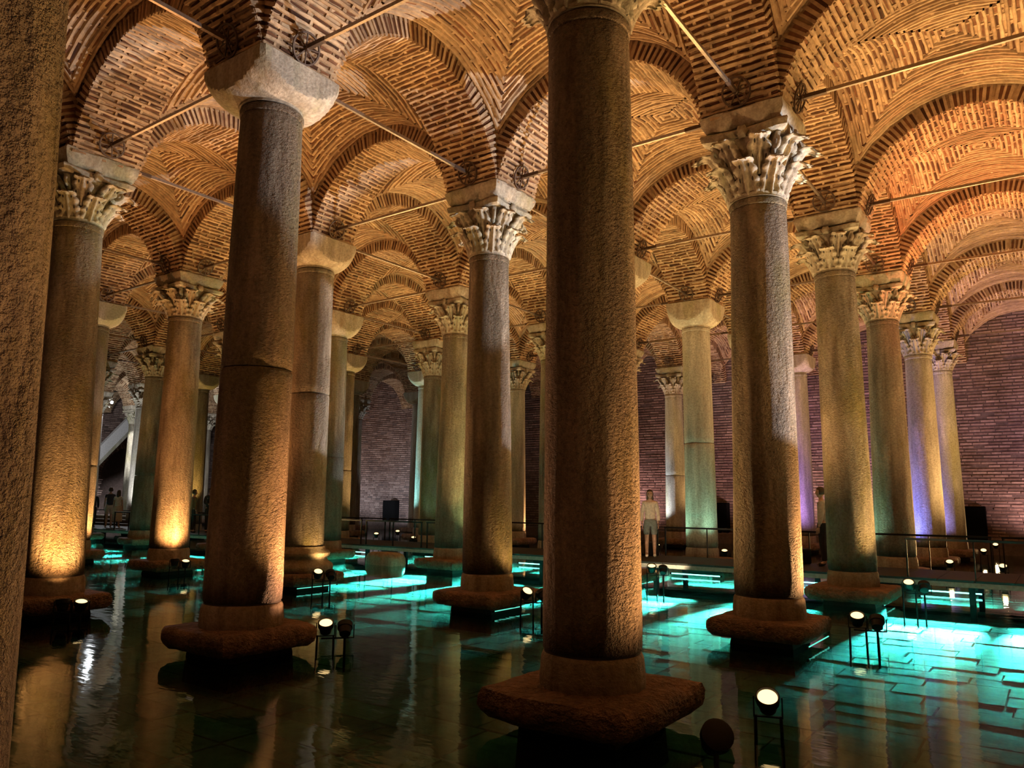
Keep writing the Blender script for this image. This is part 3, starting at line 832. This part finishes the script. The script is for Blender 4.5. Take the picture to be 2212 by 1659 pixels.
b.box((0, 0, -.14), (.118, 0, 0), (0, .014, 0), (0, 0, .006)); YOKE = b.mesh('yoke', BLACK)

def head(root, loc, d, glass):
    q = Vector(d).to_track_quat('Z', 'Y').to_euler()
    h = link('lamp_head', CAN, root, loc); h.rotation_euler = q; h.scale = (.98,)*3
    link('lens', glass, h)
    y = link('yoke', YOKE, root, loc); y.rotation_euler = (0, 0, math.atan2(d[1], d[0])+math.pi/2)

def flood(xy, z, d, lab, power=1.0, col=WARM, ang=125, foot=-.34, second=True, glass=None, scale=1.0):
    t = thing('floodlight', lab, 'floodlight', (xy[0], xy[1], 0), 0, 'small floodlights standing in the pool')
    head(t, (0, 0, z), d, glass or GLASS)
    a = math.atan2(CAM[1]-xy[1], CAM[0]-xy[0]); sx, sy = -math.sin(a), math.cos(a)   # sideways
    for s in (-1, 1):
        b = MB(); b.tube([(s*.10*sx, s*.10*sy, z-.13), (s*.11*sx, s*.11*sy, foot)], .014, 6); link('leg', b.mesh('leg', BLACK), t)
    if second:
        p2 = (.24*sx, .24*sy, z-.03)
        head(t, p2, (-d[0]*.9, -d[1]*.9, .5), GLASS)
        dq = Vector((-.42, .9, .38) if 'woman in the cream' in lab else (-d[0]*.9, -d[1]*.9, 1.1)).normalized()
        spot((xy[0]+p2[0]+dq.x*.08, xy[1]+p2[1]+dq.y*.08, z-.03+dq.z*.08), dq, PW*power*(.13 if 'woman in the cream' in lab else .10), (1.0, .72, .42) if 'woman in the cream' in lab else GOLD, 90, .5, .05, 'flood_spot')
        b = MB(); b.tube([(p2[0], p2[1], z-.15), (p2[0]*1.02, p2[1]*1.02, foot)], .016, 6); link('leg', b.mesh('leg', BLACK), t)
        b = MB(); b.box((p2[0]*.5, p2[1]*.5, z-.17), (sx*.17, sy*.17, 0), (-sy*.012, sx*.012, 0), (0, 0, .01)); link('cross_bar', b.mesh('cross_bar', BLACK), t)
    dd = Vector(d).normalized()
    if power > 0:
        spot((xy[0]+dd.x*.06, xy[1]+dd.y*.06, z+dd.z*.06), d, PW*power, col, ang, 1.0 if ang == 112 else .6, .05, 'flood_spot')
    return t

tocam = lambda x, y: (Vector((CAM[0]-x, CAM[1]-y, 0)).normalized())
FL = [  # xy, z, power, colour, label, tilt to camera
 ((1.22, .78), .25, .8, WARM, 'nearest floodlight, a bright round lens right of the nearest column slab', .75),
 ((-4.40, .93), .28, .5, DIM, 'floodlight at the right edge of the bowl capital foreground column slab', .6),
 ((.94, 5.55), .34, 1.3, WARM, 'three legged floodlight right of the half white half brown column slab', .6),
 ((.95, 9.72), .45, .7, GOLD, 'floodlight with a dark side head at the deck front, right of the grey column', .7),
 ((-8.90, -.20), .30, 0.75, (1.0, .48, .15), 'floodlight before the left carved column slab', .6),
 ((-3.98, 4.83), .365, 1.2, GOLD, 'floodlight right of the streaked slender column slab', .5),
 ((-8.88, 4.62), .395, 1.1, WARM, 'floodlight on a stake before the stepped base column', .6),
 ((-13.85, 4.55), .36, 0.9, (1.0, .45, .14), 'floodlight glowing at the foot of the orange column', .7),
 ((-15.9, 11.15-.6), .28, 1.0, GOLD, 'floodlight beside the stone block, right of the second bowl column', .5),
 ((-4.05, 9.70), .45, 1.1, GOLD, 'floodlight in the pool just below the woman in the cream jumper', .5),
 ((-4.9, 16.4), .42, 1.0, GOLD, 'floodlight beyond the deck right of the pale jointed bowl column', .5),
 ((.78, 17.2), .36, 1.0, GOLD, 'floodlight beyond the railing, below the violet column bases', .7),
 ((1.05, 23.6), .36, .8, GOLD, 'floodlight far back at the right, under the black speaker', .8),
 ((1.15, 27.2), .40, .6, GOLD, 'farthest right floodlight near the end wall', .8),
 ((1.98, 16.6), .36, .8, GOLD, 'floodlight at the right edge of the frame beyond the railing', .7),
 ((-19.2, 17.6), .5, .8, GOLD, 'upper floodlight of the cluster behind the left railing', .5),
 ((-18.2, 15.4), .5, .7, GOLD, 'left floodlight of the cluster behind the left railing', .5),
 ((-17.2, 16.4), .36, .8, GOLD, 'lower floodlight of the cluster behind the left railing', .5),
 ((-20.6, 10.4), .6, .6, GOLD, 'small floodlight behind the railing right of the orange column', .5),
 ((-10.6, 16.6), .42, .8, GOLD, 'floodlight beyond the deck left of the nearest column', .5),
 ((-7.6, 17.6), .42, .6, GOLD, 'floodlight seen between the legs of the woman', .5),
]
for xy, z, pw, col, lab, tilt in FL:
    t = tocam(*xy); dr = (t.x*tilt, t.y*tilt, 1.0)
    if 'streaked slender' in lab: dr = (.75, -.35, 1.0)
    if 'stepped base' in lab: dr = (.6, -.35, 1.0)
    if 'foot of the orange' in lab: dr = (-.22, .08, 1.0)
    if 'left carved' in lab: dr = (-.20, .05, 1.0)
    flood(xy, z, dr, lab, pw, col, 105 if abs(dr[0]-.7) < .12 else 112 if -.3 < dr[0] < -.15 else 125, second=xy[1] < 13 and 'nearest' not in lab.split()[0])
spot((4.6, -3.9, .3), (-4.6, -1.0, 2.6), 70, (1.0, .55, .48), 80, 1.0, .1, 'flood_spot')  # added unseen lamp that gives the cropped left column a mauve tone
spot((-3.78, .70, .30), (-.48, -.26, 1.0), PW*.7, WARM, 60, .9, .05, 'flood_spot')   # added bodiless spot that warms the right side of the bowl capital column
# bodiless lamps: unseen rows, plus ones added in view to brighten vault bays
for xy, z, pw, col, d in (((5.8, 1.0), .3, .9, GOLD, (-.3, 0, 1)), ((5.8, 5.8), .3, 1.7, GOLD, (-.3, 0, 1)), ((5.8, 10.6), .3, 1.7, GOLD, (-.4, .1, 1)), ((5.6, 16), .3, 1.7, WARM, (-.4, .1, 1)), ((5.6, 21), .3, 1.7, GOLD, (-.4, .1, 1)),
                          ((-3.9, -4.2), .3, .14, DIM, (-.1, .5, 1)), ((1.1, -4.0), .3, .05, DIM, (-.1, .5, 1)), ((-12.4, 1.6), .3, .95, (1.0, .40, .13), (.1, .2, 1)), ((-18.8, 5.8), .3, 1.0, WARM, (.3, -.2, 1)), ((-23.6, 5.8), .3, .8, GOLD, (.2, -.1, 1)),
                          ((-10.6, 10.5), .3, .9, GOLD, (.2, -.2, 1)), ((-20.5, 12.5), .3, .7, GOLD, (.2, -.2, 1)), ((-9.3, 20.5), .3, .9, GOLD, (.2, -.2, 1)), ((-14.2, 20.5), .3, .9, WARM, (.2, -.2, 1)), ((-4.4, 20.5), .3, .9, GOLD, (.2, -.2, 1)),
                          ((-19.0, 24), .3, .9, RED, (.2, -.2, 1)), ((-24.0, 24), .3, .9, RED, (.2, -.2, 1)), ((2.4, 19.4), .3, 1.2, GOLD, (0, 0, 1)), ((-7.3, 8.8), .3, 1.0, (1.0, .64, .24), (0, -.1, 1)), ((-2.4, 8.0), .3, .9, WARM, (0, -.1, 1)), ((-7.4, 24.5), .3, .6, GOLD, (0, -.1, 1)), ((-28.5, 8.0), .3, .5, WARM, (0, -.1, 1))):
    spot((xy[0], xy[1], z), d, PW*pw, col, 130, .55, .06, 'flood_spot')

spot((2.6, 13.6, .6), (0, -.1, 1), PW*5.0, (1.0, .22, .08), 66, .8, .06, 'flood_spot')  # added bodiless red lamp that reddens the vault bay above
# cold show lamps on the deck (black cubes) and coloured uplights
def cube_lamp(xy, z0, d, lab, power, col, ang=70, s=.17, body=True):
    if body:
        t = thing('show_light', lab, 'stage light', (xy[0], xy[1], z0), math.atan2(d[1], d[0]))
        b = MB(); k = s
        b.rings([[(sx*k*q, sy*k*q, z) for sx, sy in ((-1, -1), (1, -1), (1, 1), (-1, 1))] for z, q in ((0, .9), (.02, 1), (2*k-.03, 1), (2*k, .92))]); link('housing', b.mesh('housing', BLACK), t)
        b = MB(); b.rings([[(k+dx, r*math.cos(2*math.pi*i/20), k+r*math.sin(2*math.pi*i/20)) for i in range(20)] for dx, r in ((0, k*.8), (.015, k*.75), (.012, k*.6))]); link('lens_ring', b.mesh('lens_ring', IRON), t)
        b = MB(); b.box((-k-.005, 0, k), (.01, 0, 0), (0, k*.7, 0), (0, 0, k*.6)); link('rear_plate', b.mesh('rear_plate', DARK), t)
    dd = Vector(d).normalized()
    spot((xy[0]+dd.x*(s+.08), xy[1]+dd.y*(s+.08), z0+s), d, power, col, ang, .35, .04, 'show_spot')
def beam(src, tgt, power, ang, col=COLD):
    d = V(tgt)-V(src); spot(src, d, power, col, ang, .18, .03, 'show_spot')
cube_lamp((-5.55, 12.75), DZ, (-.46, -1, .62), 'black cube stage light on the deck right of the woman', 0, COLD, 20)
cube_lamp((-1.75, 12.75), DZ, (-.40, -1, .62), 'black cube stage light on the deck beside the man behind the grey column', 0, COLD, 20)
beam((-1.85, 12.5, .80), (-4.89, 4.89, 4.7), 4600, 25)
beam((-1.85, 12.5, .86), (-4.6, .3, 7.6), 260, 13)
beam((-5.65, 12.5, .80), (-9.78, 4.89, 4.6), 4200, 22)
beam((-5.65, 12.5, .86), (-9.4, .3, 7.5), 160, 8)
beam((7.4, 8.6, .5), (0, 4.89, 4.9), 9000, 27)
beam((7.4, 13.2, .5), (0, 9.78, 6.6), 900, 16)
beam((-10.4, 17.2, .5), (-14.67, 9.78, 4.5), 1600, 26)
beam((-5.4, 19.5, .5), (-7.3, 14.7, 4.5), 600, 26)
for loc, d, pw, col, ang in (((-1.35, 18.6, .4), (.9, .5, 1.5), 900, BLUE, 80), ((-1.6, 23.2, .4), (1, .6, 1.4), 700, (.3, .26, 1.0), 80), ((-6.6, 22.6, .4), (.9, .9, 1.6), 900, VIOLET, 80), ((-4.0, 21.6, .4), (-.4, 1.4, 1.6), 420, VIOLET, 80),
                             ((-1.3, 14.0, .5), (1, .5, 2.2), 160, MINT, 80), ((-6.2, 14.0, .5), (1.2, .6, 2.2), 160, MINT, 80), ((-3.9, 13.6, .5), (-.7, .8, 2.0), 120, MINT, 80),
                             ((-21.4, 18.0, .5), (1.6, 1.2, 2.8), 1300, (.35, .92, 1.0), 62), ((-15.9, 18.8, .5), (1.2, .7, 2.6), 200, COLD, 70), ((-11.2, 23.4, .5), (1.2, .8, 2.6), 700, COLD, 70),
                             ((-8.1, 10.3, .4), (-1.0, -.2, 1.7), 260, (.80, 1.0, .42), 70), ((-13.6, 12.9, .5), (-.7, 1.4, 2.4), 90, MINT, 70), ((-20.4, 3.2, .4), (1.4, 1.4, 3.4), 160, MINT, 60),
                             # wall washers
                             ((3.4, 27.2, .6), (0, .55, 1.0), 620, MAUVE, 140), ((-3.4, 27.2, .6), (0, .55, 1.0), 560, MAUVE, 140), ((-6.9, 27.2, .6), (0, .55, 1.0), 480, MAUVE, 140), ((-14.2, 27.2, .6), (0, .55, 1.0), 520, MAUVE, 140),
                             ((-27.4, 26.2, .6), (-.5, .6, 1.0), 520, COLD, 130), ((-33.6, 25.6, .6), (.4, .6, 1.0), 420, COLD, 130), ((-33.0, 22, .6), (0, .3, 1.0), 500, WARM, 130),
                             ((-31.9, 13.6, .6), (-1.7, .9, 3.0), 1300, WHITE, 80), ((-27.6, 12.9, .6), (-1.3, -2.2, 3.4), 500, WHITE, 70), ((-40.5, 21.5, .6), (-2.0, 2.4, 3.4), 900, WHITE, 80), ((-32.6, 10.9, .6), (-1.5, -1, 3.0), 600, WHITE, 80)):
    spot(loc, d, pw, col, ang, .6, .06, 'uplight')

# ------------------------------------------------------------------ speakers by the end wall
def speaker(x, w_, h_, z, lab):
    t = thing('loudspeaker', lab, 'speaker', (x, YW-.32, z), 0, 'black loudspeakers against the end wall')
    b = MB(); b.rings([[(sx*w_/2*q, sy*.2*q, zz) for sx, sy in ((-1, -1), (1, -1), (1, 1), (-1, 1))] for zz, q in ((0, .95), (.03, 1), (h_-.03, 1), (h_, .95))]); link('cabinet', b.mesh('cabinet', SPK), t)
    b = MB(); b.box((0, -.205, h_*.52), (w_*.44, 0, 0), (0, .008, 0), (0, 0, h_*.44)); link('grille', b.mesh('grille', SPK), t)
    for s in (-1, 1):
        b = MB(); b.box((s*w_*.35, 0, -.03), (.03, 0, 0), (0, .12, 0), (0, 0, .03)); link('foot', b.mesh('foot', BLACK), t)
ws = MB(); ws.abox(XL, 13, YW-1.1, YW-.02, -.36, .44); link('trim_3', ws.mesh('wall_ledge', WMORT), kind='structure')
for x, w_, h_, lab in ((.42, .80, 1.26, 'tall black loudspeaker against the purple wall at the right'), (-30.4, 1.0, 1.2, 'wide black loudspeaker against the grey brick wall'),
                       (-18.9, .62, 1.25, 'black loudspeaker showing left of the thin green column'), (-9.45, .5, 1.3, 'narrow black loudspeaker right of the pale jointed bowl column')):
    speaker(x, w_, h_, .50, lab)

# ------------------------------------------------------------------ loose stones, dark lamp body
def boulder(c, sx, sy, sz, rz, lab, seed, m=SLAB, name='stone_block'):
    r = random.Random(seed); b = MB(); rr = []
    for k, (z, q) in enumerate(((-.9, .88), (-.4, .98), (.2, 1.0), (.6, .97), (.88, .88), (1, .66))):
        lp = []
        for i in range(28):
            th = 2*math.pi*i/28; cx, sy_ = math.cos(th), math.sin(th); e = .42
            x = math.copysign(abs(cx)**e, cx); y = math.copysign(abs(sy_)**e, sy_)
            lp.append((x*sx*q*(1+r.uniform(-.03, .03)), y*sy*q*(1+r.uniform(-.03, .03)), z*sz+r.uniform(-.012, .012)))
        rr.append(lp)
    b.rings(rr); o = link(name, b.mesh(name, m, ang=45), None, c, None, lab, 'stone'); o.rotation_euler = (0, 0, rz); return o
boulder((-12.5, 10.15, .0), .66, .30, .34, -.12, 'squared stone block lying in bright cyan water before the deck', 5, BASE)

t = thing('floodlight', 'unlit black floodlight body beside the nearest column slab', 'floodlight', (1.02, .12, 0))
b = MB(); b.rings([circ(r, z, 20) for z, r in ((-.16, .05), (-.14, .085), (-.02, .11), (.0, .125), (.07, .125), (.08, .10))]); h = link('lamp_head', b.mesh('housing', BLACK, ang=35), t, (0, 0, .06)); h.rotation_euler = (.9, .2, .5)
b = MB(); b.tube([(0, 0, .0), (0, 0, -.34)], .02, 6); link('leg', b.mesh('leg', BLACK), t)

# ------------------------------------------------------------------ far left: entrance stair, bright lamp
CXL = -47.0
st = link('trim_4', None, None, None, 'structure')
b = MB()
ya, yb, za, zb = 15.7, 22.3, .1, 7.9
b.add([(CXL, ya, za), (CXL, yb, zb), (CXL, yb, zb+1.0), (CXL, ya, za+1.0), (CXL-.35, ya, za), (CXL-.35, yb, zb), (CXL-.35, yb, zb+1.0), (CXL-.35, ya, za+1.0)],
      [(0, 1, 2, 3), (5, 4, 7, 6), (3, 2, 6, 7), (0, 4, 5, 1), (0, 3, 7, 4), (1, 5, 6, 2)]); link('stair_parapet', b.mesh('stair_parapet', CONC), st)
b = MB()
b.add([(CXL+.05, ya, za-.25), (CXL+.05, yb, zb-.25), (CXL+.05, yb, zb+.05), (CXL+.05, ya, za+.05), (CXL-.4, ya, za-.25), (CXL-.4, yb, zb-.25), (CXL-.4, yb, zb+.05), (CXL-.4, ya, za+.05)],
      [(0, 1, 2, 3), (5, 4, 7, 6), (3, 2, 6, 7), (0, 4, 5, 1), (0, 3, 7, 4), (1, 5, 6, 2)]); link('string_course', b.mesh('string_course', PALE), st)
for k in range(3):
    b = MB(); b.abox(-42.5+k*.4, -33.5, 13.7-.0+k*.0+.5*k, 14.2+.5*k, .30, .52+.16*k); link('step', b.mesh('step', PALE), st)
t = thing('spotlight', 'bright white spotlight glaring under the far left vaults', 'spotlight', (-40.0, 15.95, 7.05))
head(t, (0, 0, 0), (.75, -.45, -.15), GLASSW)
b = MB(); b.tube([(-.05, .03, .02), (-.05, .03, .6)], .02, 6); link('hanger', b.mesh('hanger', BLACK), t)
b = MB(); b.abox(-.3, .2, -.1, .16, .6, .64); link('ceiling_plate', b.mesh('ceiling_plate', BLACK), t)
spot((-39.5, 15.6, 7.0), (.75, .15, -.5), 1200, WHITE, 120, .5, .08, 'entrance_spot')
spot((-41.2, 17.6, 6.6), (-2.8, 2.0, -2.2), 3600, WHITE, 40, .5, .08, 'entrance_spot')
spot((-40.6, 15.6, 6.8), (-.8, .6, -.25), 800, WHITE, 120, .6, .08, 'entrance_spot')  # added unseen lamp, brightens the stair parapet and niche wall
spot((-28.2, 13.5, .6), (-1.1, 1.15, 4.2), 700, (1.0, .62, .16), 60, .6, .06, 'entrance_spot')  # added unseen gold lamp aimed at the golden capital, not the entrance
spot((-44.0, 14.0, .8), (-.5, .9, .7), 900, WHITE, 110, .5, .08, 'entrance_spot')
spot((-38.5, 12.0, .8), (.6, .6, 1.2), 700, WHITE, 110, .5, .08, 'entrance_spot')
spot((-33.5, 18.6, .8), (-1, .2, .6), 300, WHITE, 120, .5, .08, 'entrance_spot')

# ------------------------------------------------------------------ people
def skin_mesh(name, verts, edges, radii, m, sub=2, loc=None):
    me = bpy.data.meshes.new(name); me.from_pydata([tuple(v) for v in verts], edges, [])
    o = bpy.data.objects.new(name, me); C.objects.link(o)
    o.modifiers.new('skin', 'SKIN'); 
    me = o.data
    if not me.skin_vertices: 
        bpy.context.view_layer.objects.active = o
    for k, r in enumerate(radii):
        sv = me.skin_vertices[0].data[k]; sv.radius = r if hasattr(r, '__len__') else (r, r); sv.use_root = (k == 0)
    s = o.modifiers.new('sub', 'SUBSURF'); s.levels = sub; s.render_levels = sub
    dg = bpy.context.evaluated_depsgraph_get(); ev = o.evaluated_get(dg)
    nm = bpy.data.meshes.new_from_object(ev); nm.name = name; nm.materials.clear(); nm.materials.append(m); nm.shade_smooth()
    bpy.data.objects.remove(o); return nm

def person(loc, rz, lab, top, bottom, skirt=False, shorts=True, hair='long', h=1.65, arms='down', coat=False, shoes=WHITECL, sleeves=True):
    """faces local -Y; scaled from a 1.65 m figure"""
    t = thing('person', lab, 'person', loc, rz); k = h/1.65; t.scale = (k, k, k)
    lx, ly = .085, 0
    v = [(0, 0, .92), (0, .01, 1.08), (0, .015, 1.24), (0, .01, 1.34), (0, .0, 1.42), (0, -.012, 1.48),
         (-lx, 0, .88), (-.09, -.012, .50), (-.095, .012, .30), (-.095, .02, .09), (-.10, -.05, .035), (-.105, -.12, .03),
         (lx, 0, .88), (.09, -.012, .50), (.095, .012, .30), (.095, .02, .09), (.10, -.05, .035), (.105, -.12, .03)]
    e = [(0, 1), (1, 2), (2, 3), (3, 4), (4, 5), (0, 6), (6, 7), (7, 8), (8, 9), (9, 10), (10, 11), (0, 12), (12, 13), (13, 14), (14, 15), (15, 16), (16, 17)]
    r = [(.13, .095), (.115, .085), (.13, .095), (.12, .08), .05, .05, .085, .056, .052, .036, .04, .03, .085, .056, .052, .036, .04, .03]
    hands = []
    for s in (-1, 1):
        o = len(v)
        if arms == 'down': pts = [(s*.150, .012, 1.335), (s*.190, .02, 1.10), (s*.200, -.03, .88), (s*.200, -.045, .82)]
        elif arms == 'front': pts = [(s*.165, .012, 1.34), (s*.215, -.03, 1.12), (s*.12, -.20, 1.06), (s*.07, -.23, 1.08)]
        v += pts; e += [(3, o), (o, o+1), (o+1, o+2), (o+2, o+3)]; r += [.052, .042, .028, .024]
        hands.append((pts[-1], s))
    link('body', skin_mesh('body', v, e, r, SKIN), t)
    # hands: palm and five fingers each
    for (p_, s) in hands:
        p_ = V(p_); dn = V([0, -.25, -1.]) if arms == 'down' else V([-s*.6, -.6, .1]); dn /= np.linalg.norm(dn)
        sd = V([0, -1., 0]) if arms == 'down' else V([0, 0, 1.]); sd = sd-dn*(sd@dn); sd /= np.linalg.norm(sd)
        inn = V([-s*1., 0, 0])
        hv = [p_, p_+dn*.045, p_+dn*.075]; he = [(0, 1), (1, 2)]; hr = [(.016, .022), (.014, .034), (.012, .034)]
        for f in range(4):
            o = len(hv); b0 = p_+dn*.08+sd*(.027-.018*f); l = (.062, .072, .066, .050)[f]
            hv += [b0, b0+dn*l*.55+inn*.006, b0+dn*l*.9+inn*.022]; he += [(2, o), (o, o+1), (o+1, o+2)]; hr += [.0085, .008, .007]
        o = len(hv); hv += [p_+dn*.035+sd*.032, p_+dn*.07+sd*.05+inn*.01, p_+dn*.095+sd*.052+inn*.016]; he += [(1, o), (o, o+1), (o+1, o+2)]; hr += [.010, .009, .0075]
        link('hand', skin_mesh('hand', hv, he, hr, SKIN, 1), t)
    # head with a face
    b = MB(); rr = []
    for q in range(15):
        a = math.pi*q/14; lp = []
        for i in range(24):
            th = 2*math.pi*i/24; x, y, z = .072*math.sin(a)*math.cos(th), .092*math.sin(a)*math.sin(th), .115*math.cos(a)
            if z < -.02: x *= 1-.30*(-z-.02)/.095; y *= 1-.12*(-z-.02)/.095; y -= .012*(-z-.02)/.095
            if y < -.04 and abs(x) < .018 and -.045 < z < .012: y -= .020*(1-abs(x)/.018)*(1-abs(z+.02)/.035)
            if y < -.05 and .012 < abs(x) < .045 and 0 < z < .03: y += .008
            lp.append((x, y-.012, 1.555+z))
        rr.append(lp)
    b.rings(rr[1:-1]); hd = link('head', b.mesh('head', SKIN, True), t)
    b = MB()
    for s in (-1, 1):
        b.rings([[(s*.030+q*math.cos(2*math.pi*i/10), -.093+.004*(q < .006), 1.567+q*.6*math.sin(2*math.pi*i/10)) for i in range(10)] for q in (.012, .004)], True, True)
    link('eyes', b.mesh('eyes', BLACKCL), hd)
    b = MB(); b.box((0, -.094, 1.507), (.02, 0, 0), (0, .004, 0), (0, 0, .005)); link('mouth', b.mesh('mouth', plain('lips', (.35, .14, .12)) if 'lips' not in bpy.data.materials else bpy.data.materials['lips']), hd)
    b = MB()
    for s in (-1, 1): b.box((s*.074, .0, 1.55), (.006, 0, 0), (0, .014, 0), (0, 0, .026))
    link('ears', b.mesh('ears', SKIN), hd)
    b = MB(); rr = []
    for q in range(11):
        a = math.pi*(.02+.60*q/10); lp = []
        for i in range(24):
            th = 2*math.pi*i/24; x, y, z = .088*math.sin(a)*math.cos(th), .104*math.sin(a)*math.sin(th), .128*math.cos(a)
            if y < -.02 and z < .055: y = -.02+(y+.02)*.1; x *= .98
            lp.append((x, y-.004, 1.558+z))
        rr.append(lp)
    if hair == 'long':
        for dz, q, yo in ((-.10, .95, .012), (-.16, .85, .02), (-.21, .6, .03)):
            rr.append([(.100*q*math.cos(2*math.pi*i/24), max(-.03, .10*q*math.sin(2*math.pi*i/24))+yo, 1.558+dz) for i in range(24)])
    b.rings(rr); link('hair', b.mesh('hair', HAIR, True), t)
    # clothes, a little larger than the body
    tv = [(0, .012, .90 if not coat else .62), (0, .012, 1.0), (0, .012, 1.12), (0, .015, 1.26), (0, .01, 1.36), (0, .0, 1.405)]
    te = [(0, 1), (1, 2), (2, 3), (3, 4), (4, 5)]; trr = [(.150, .118), (.150, .118), (.140, .110), (.145, .110), (.115, .085), (.058, .056)]
    for s in (-1, 1):
        o = len(tv)
        if arms == 'down': pts = [(s*.148, .012, 1.335), (s*.195, .02, 1.10), (s*.206, -.03, .875)]
        else: pts = [(s*.165, .012, 1.345), (s*.222, -.03, 1.12), (s*.13, -.19, 1.06)]
        if not sleeves: pts = [pts[0], tuple(V(pts[0])*.5+V(pts[1])*.5)]
        tv += pts; te += [(4, o)]+[(o+q, o+q+1) for q in range(len(pts)-1)]; trr += [.060, .054, .046][:len(pts)]
    link('top', skin_mesh('top', tv, te, trr, top), t)
    if skirt:
        b = MB(); b.rings([[(rx*math.cos(2*math.pi*i/28)*(1+.03*math.sin(6*2*math.pi*i/28)), ry*math.sin(2*math.pi*i/28), z) for i in range(28)] for z, rx, ry in ((.98, .15, .11), (.85, .185, .14), (.6, .20, .16), (.30, .22, .18), (.27, .21, .17))], True, True); link('skirt', b.mesh('skirt', bottom, True), t)
    else:
        zl = .50 if shorts else .10
        pv_ = [(0, 0, .98), (0, 0, .90)]; pe = [(0, 1)]; pr = [(.145, .105), (.155, .115)]
        for s in (-1, 1):
            o = len(pv_); pv_ += [(s*.088, 0, .80), (s*.092, -.01, .52)]+([] if shorts else [(s*.095, .012, .30), (s*.095, .02, .09)]); pe += [(1, o), (o, o+1)]+([] if shorts else [(o+1, o+2), (o+2, o+3)])
            pr += [.100, .082 if shorts else .068]+([] if shorts else [.06, .05])
        link('shorts' if shorts else 'trousers', skin_mesh('shorts', pv_, pe, pr, bottom), t)
    for s in (-1, 1):
        sv_ = [(s*.095, .03, .06), (s*.10, -.05, .035), (s*.105, -.13, .03)]
        link('shoe', skin_mesh('shoe', sv_, [(0, 1), (1, 2)], [.045, .046, .036], shoes, 1), t)
    return t
def face_cam(x, y): return math.atan2(CAM[1]-y, CAM[0]-x)+math.pi/2
person((-5.28, 12.25, DZ), face_cam(-5.28, 12.25), 'woman in a cream jumper and grey shorts standing on the deck facing the viewer', CREAM, TEALCL, h=1.66)
person((-31.57, 12.0, DZ), face_cam(-31.57, 12.0)+math.pi+.2, 'man from behind in a dark shirt and pale shorts on the far left deck', NAVY, KHAKI, hair='short', h=1.74, sleeves=False)
person((-30.85, 12.0, DZ), face_cam(-30.85, 12.0)+math.pi-.5, 'woman from behind in a white top and long pale skirt beside the man in shorts', WHITECL, KHAKI, skirt=True, h=1.62, sleeves=False)
person((-32.04, 11.5, DZ), face_cam(-32.04, 11.5)+math.pi, 'dark figure at the far left edge of the deck, partly behind a column', BLACKCL, BLACKCL, shorts=False, hair='short', h=1.62, shoes=BLACKCL)
person((-24.41, 11.6, DZ), face_cam(-24.41, 11.6)+1.9, 'person in a brown jacket half hidden behind the orange column', BROWNCL, BLACKCL, shorts=False, hair='short', h=1.64, shoes=BLACKCL, coat=True)
person((-23.94, 12.0, DZ), face_cam(-23.94, 12.0)+.4, 'person in a long black coat with folded arms left of the big bowl capital column', BLACKCL, BLACKCL, shorts=False, hair='short', h=1.70, arms='front', shoes=BLACKCL, coat=True)
person((-1.13, 12.35, DZ), face_cam(-1.30, 12.6)-1.7, 'man in a pale shirt and black trousers half hidden behind the grey column', GREYCL, BLACKCL, shorts=False, hair='short', h=1.72, shoes=BLACKCL)
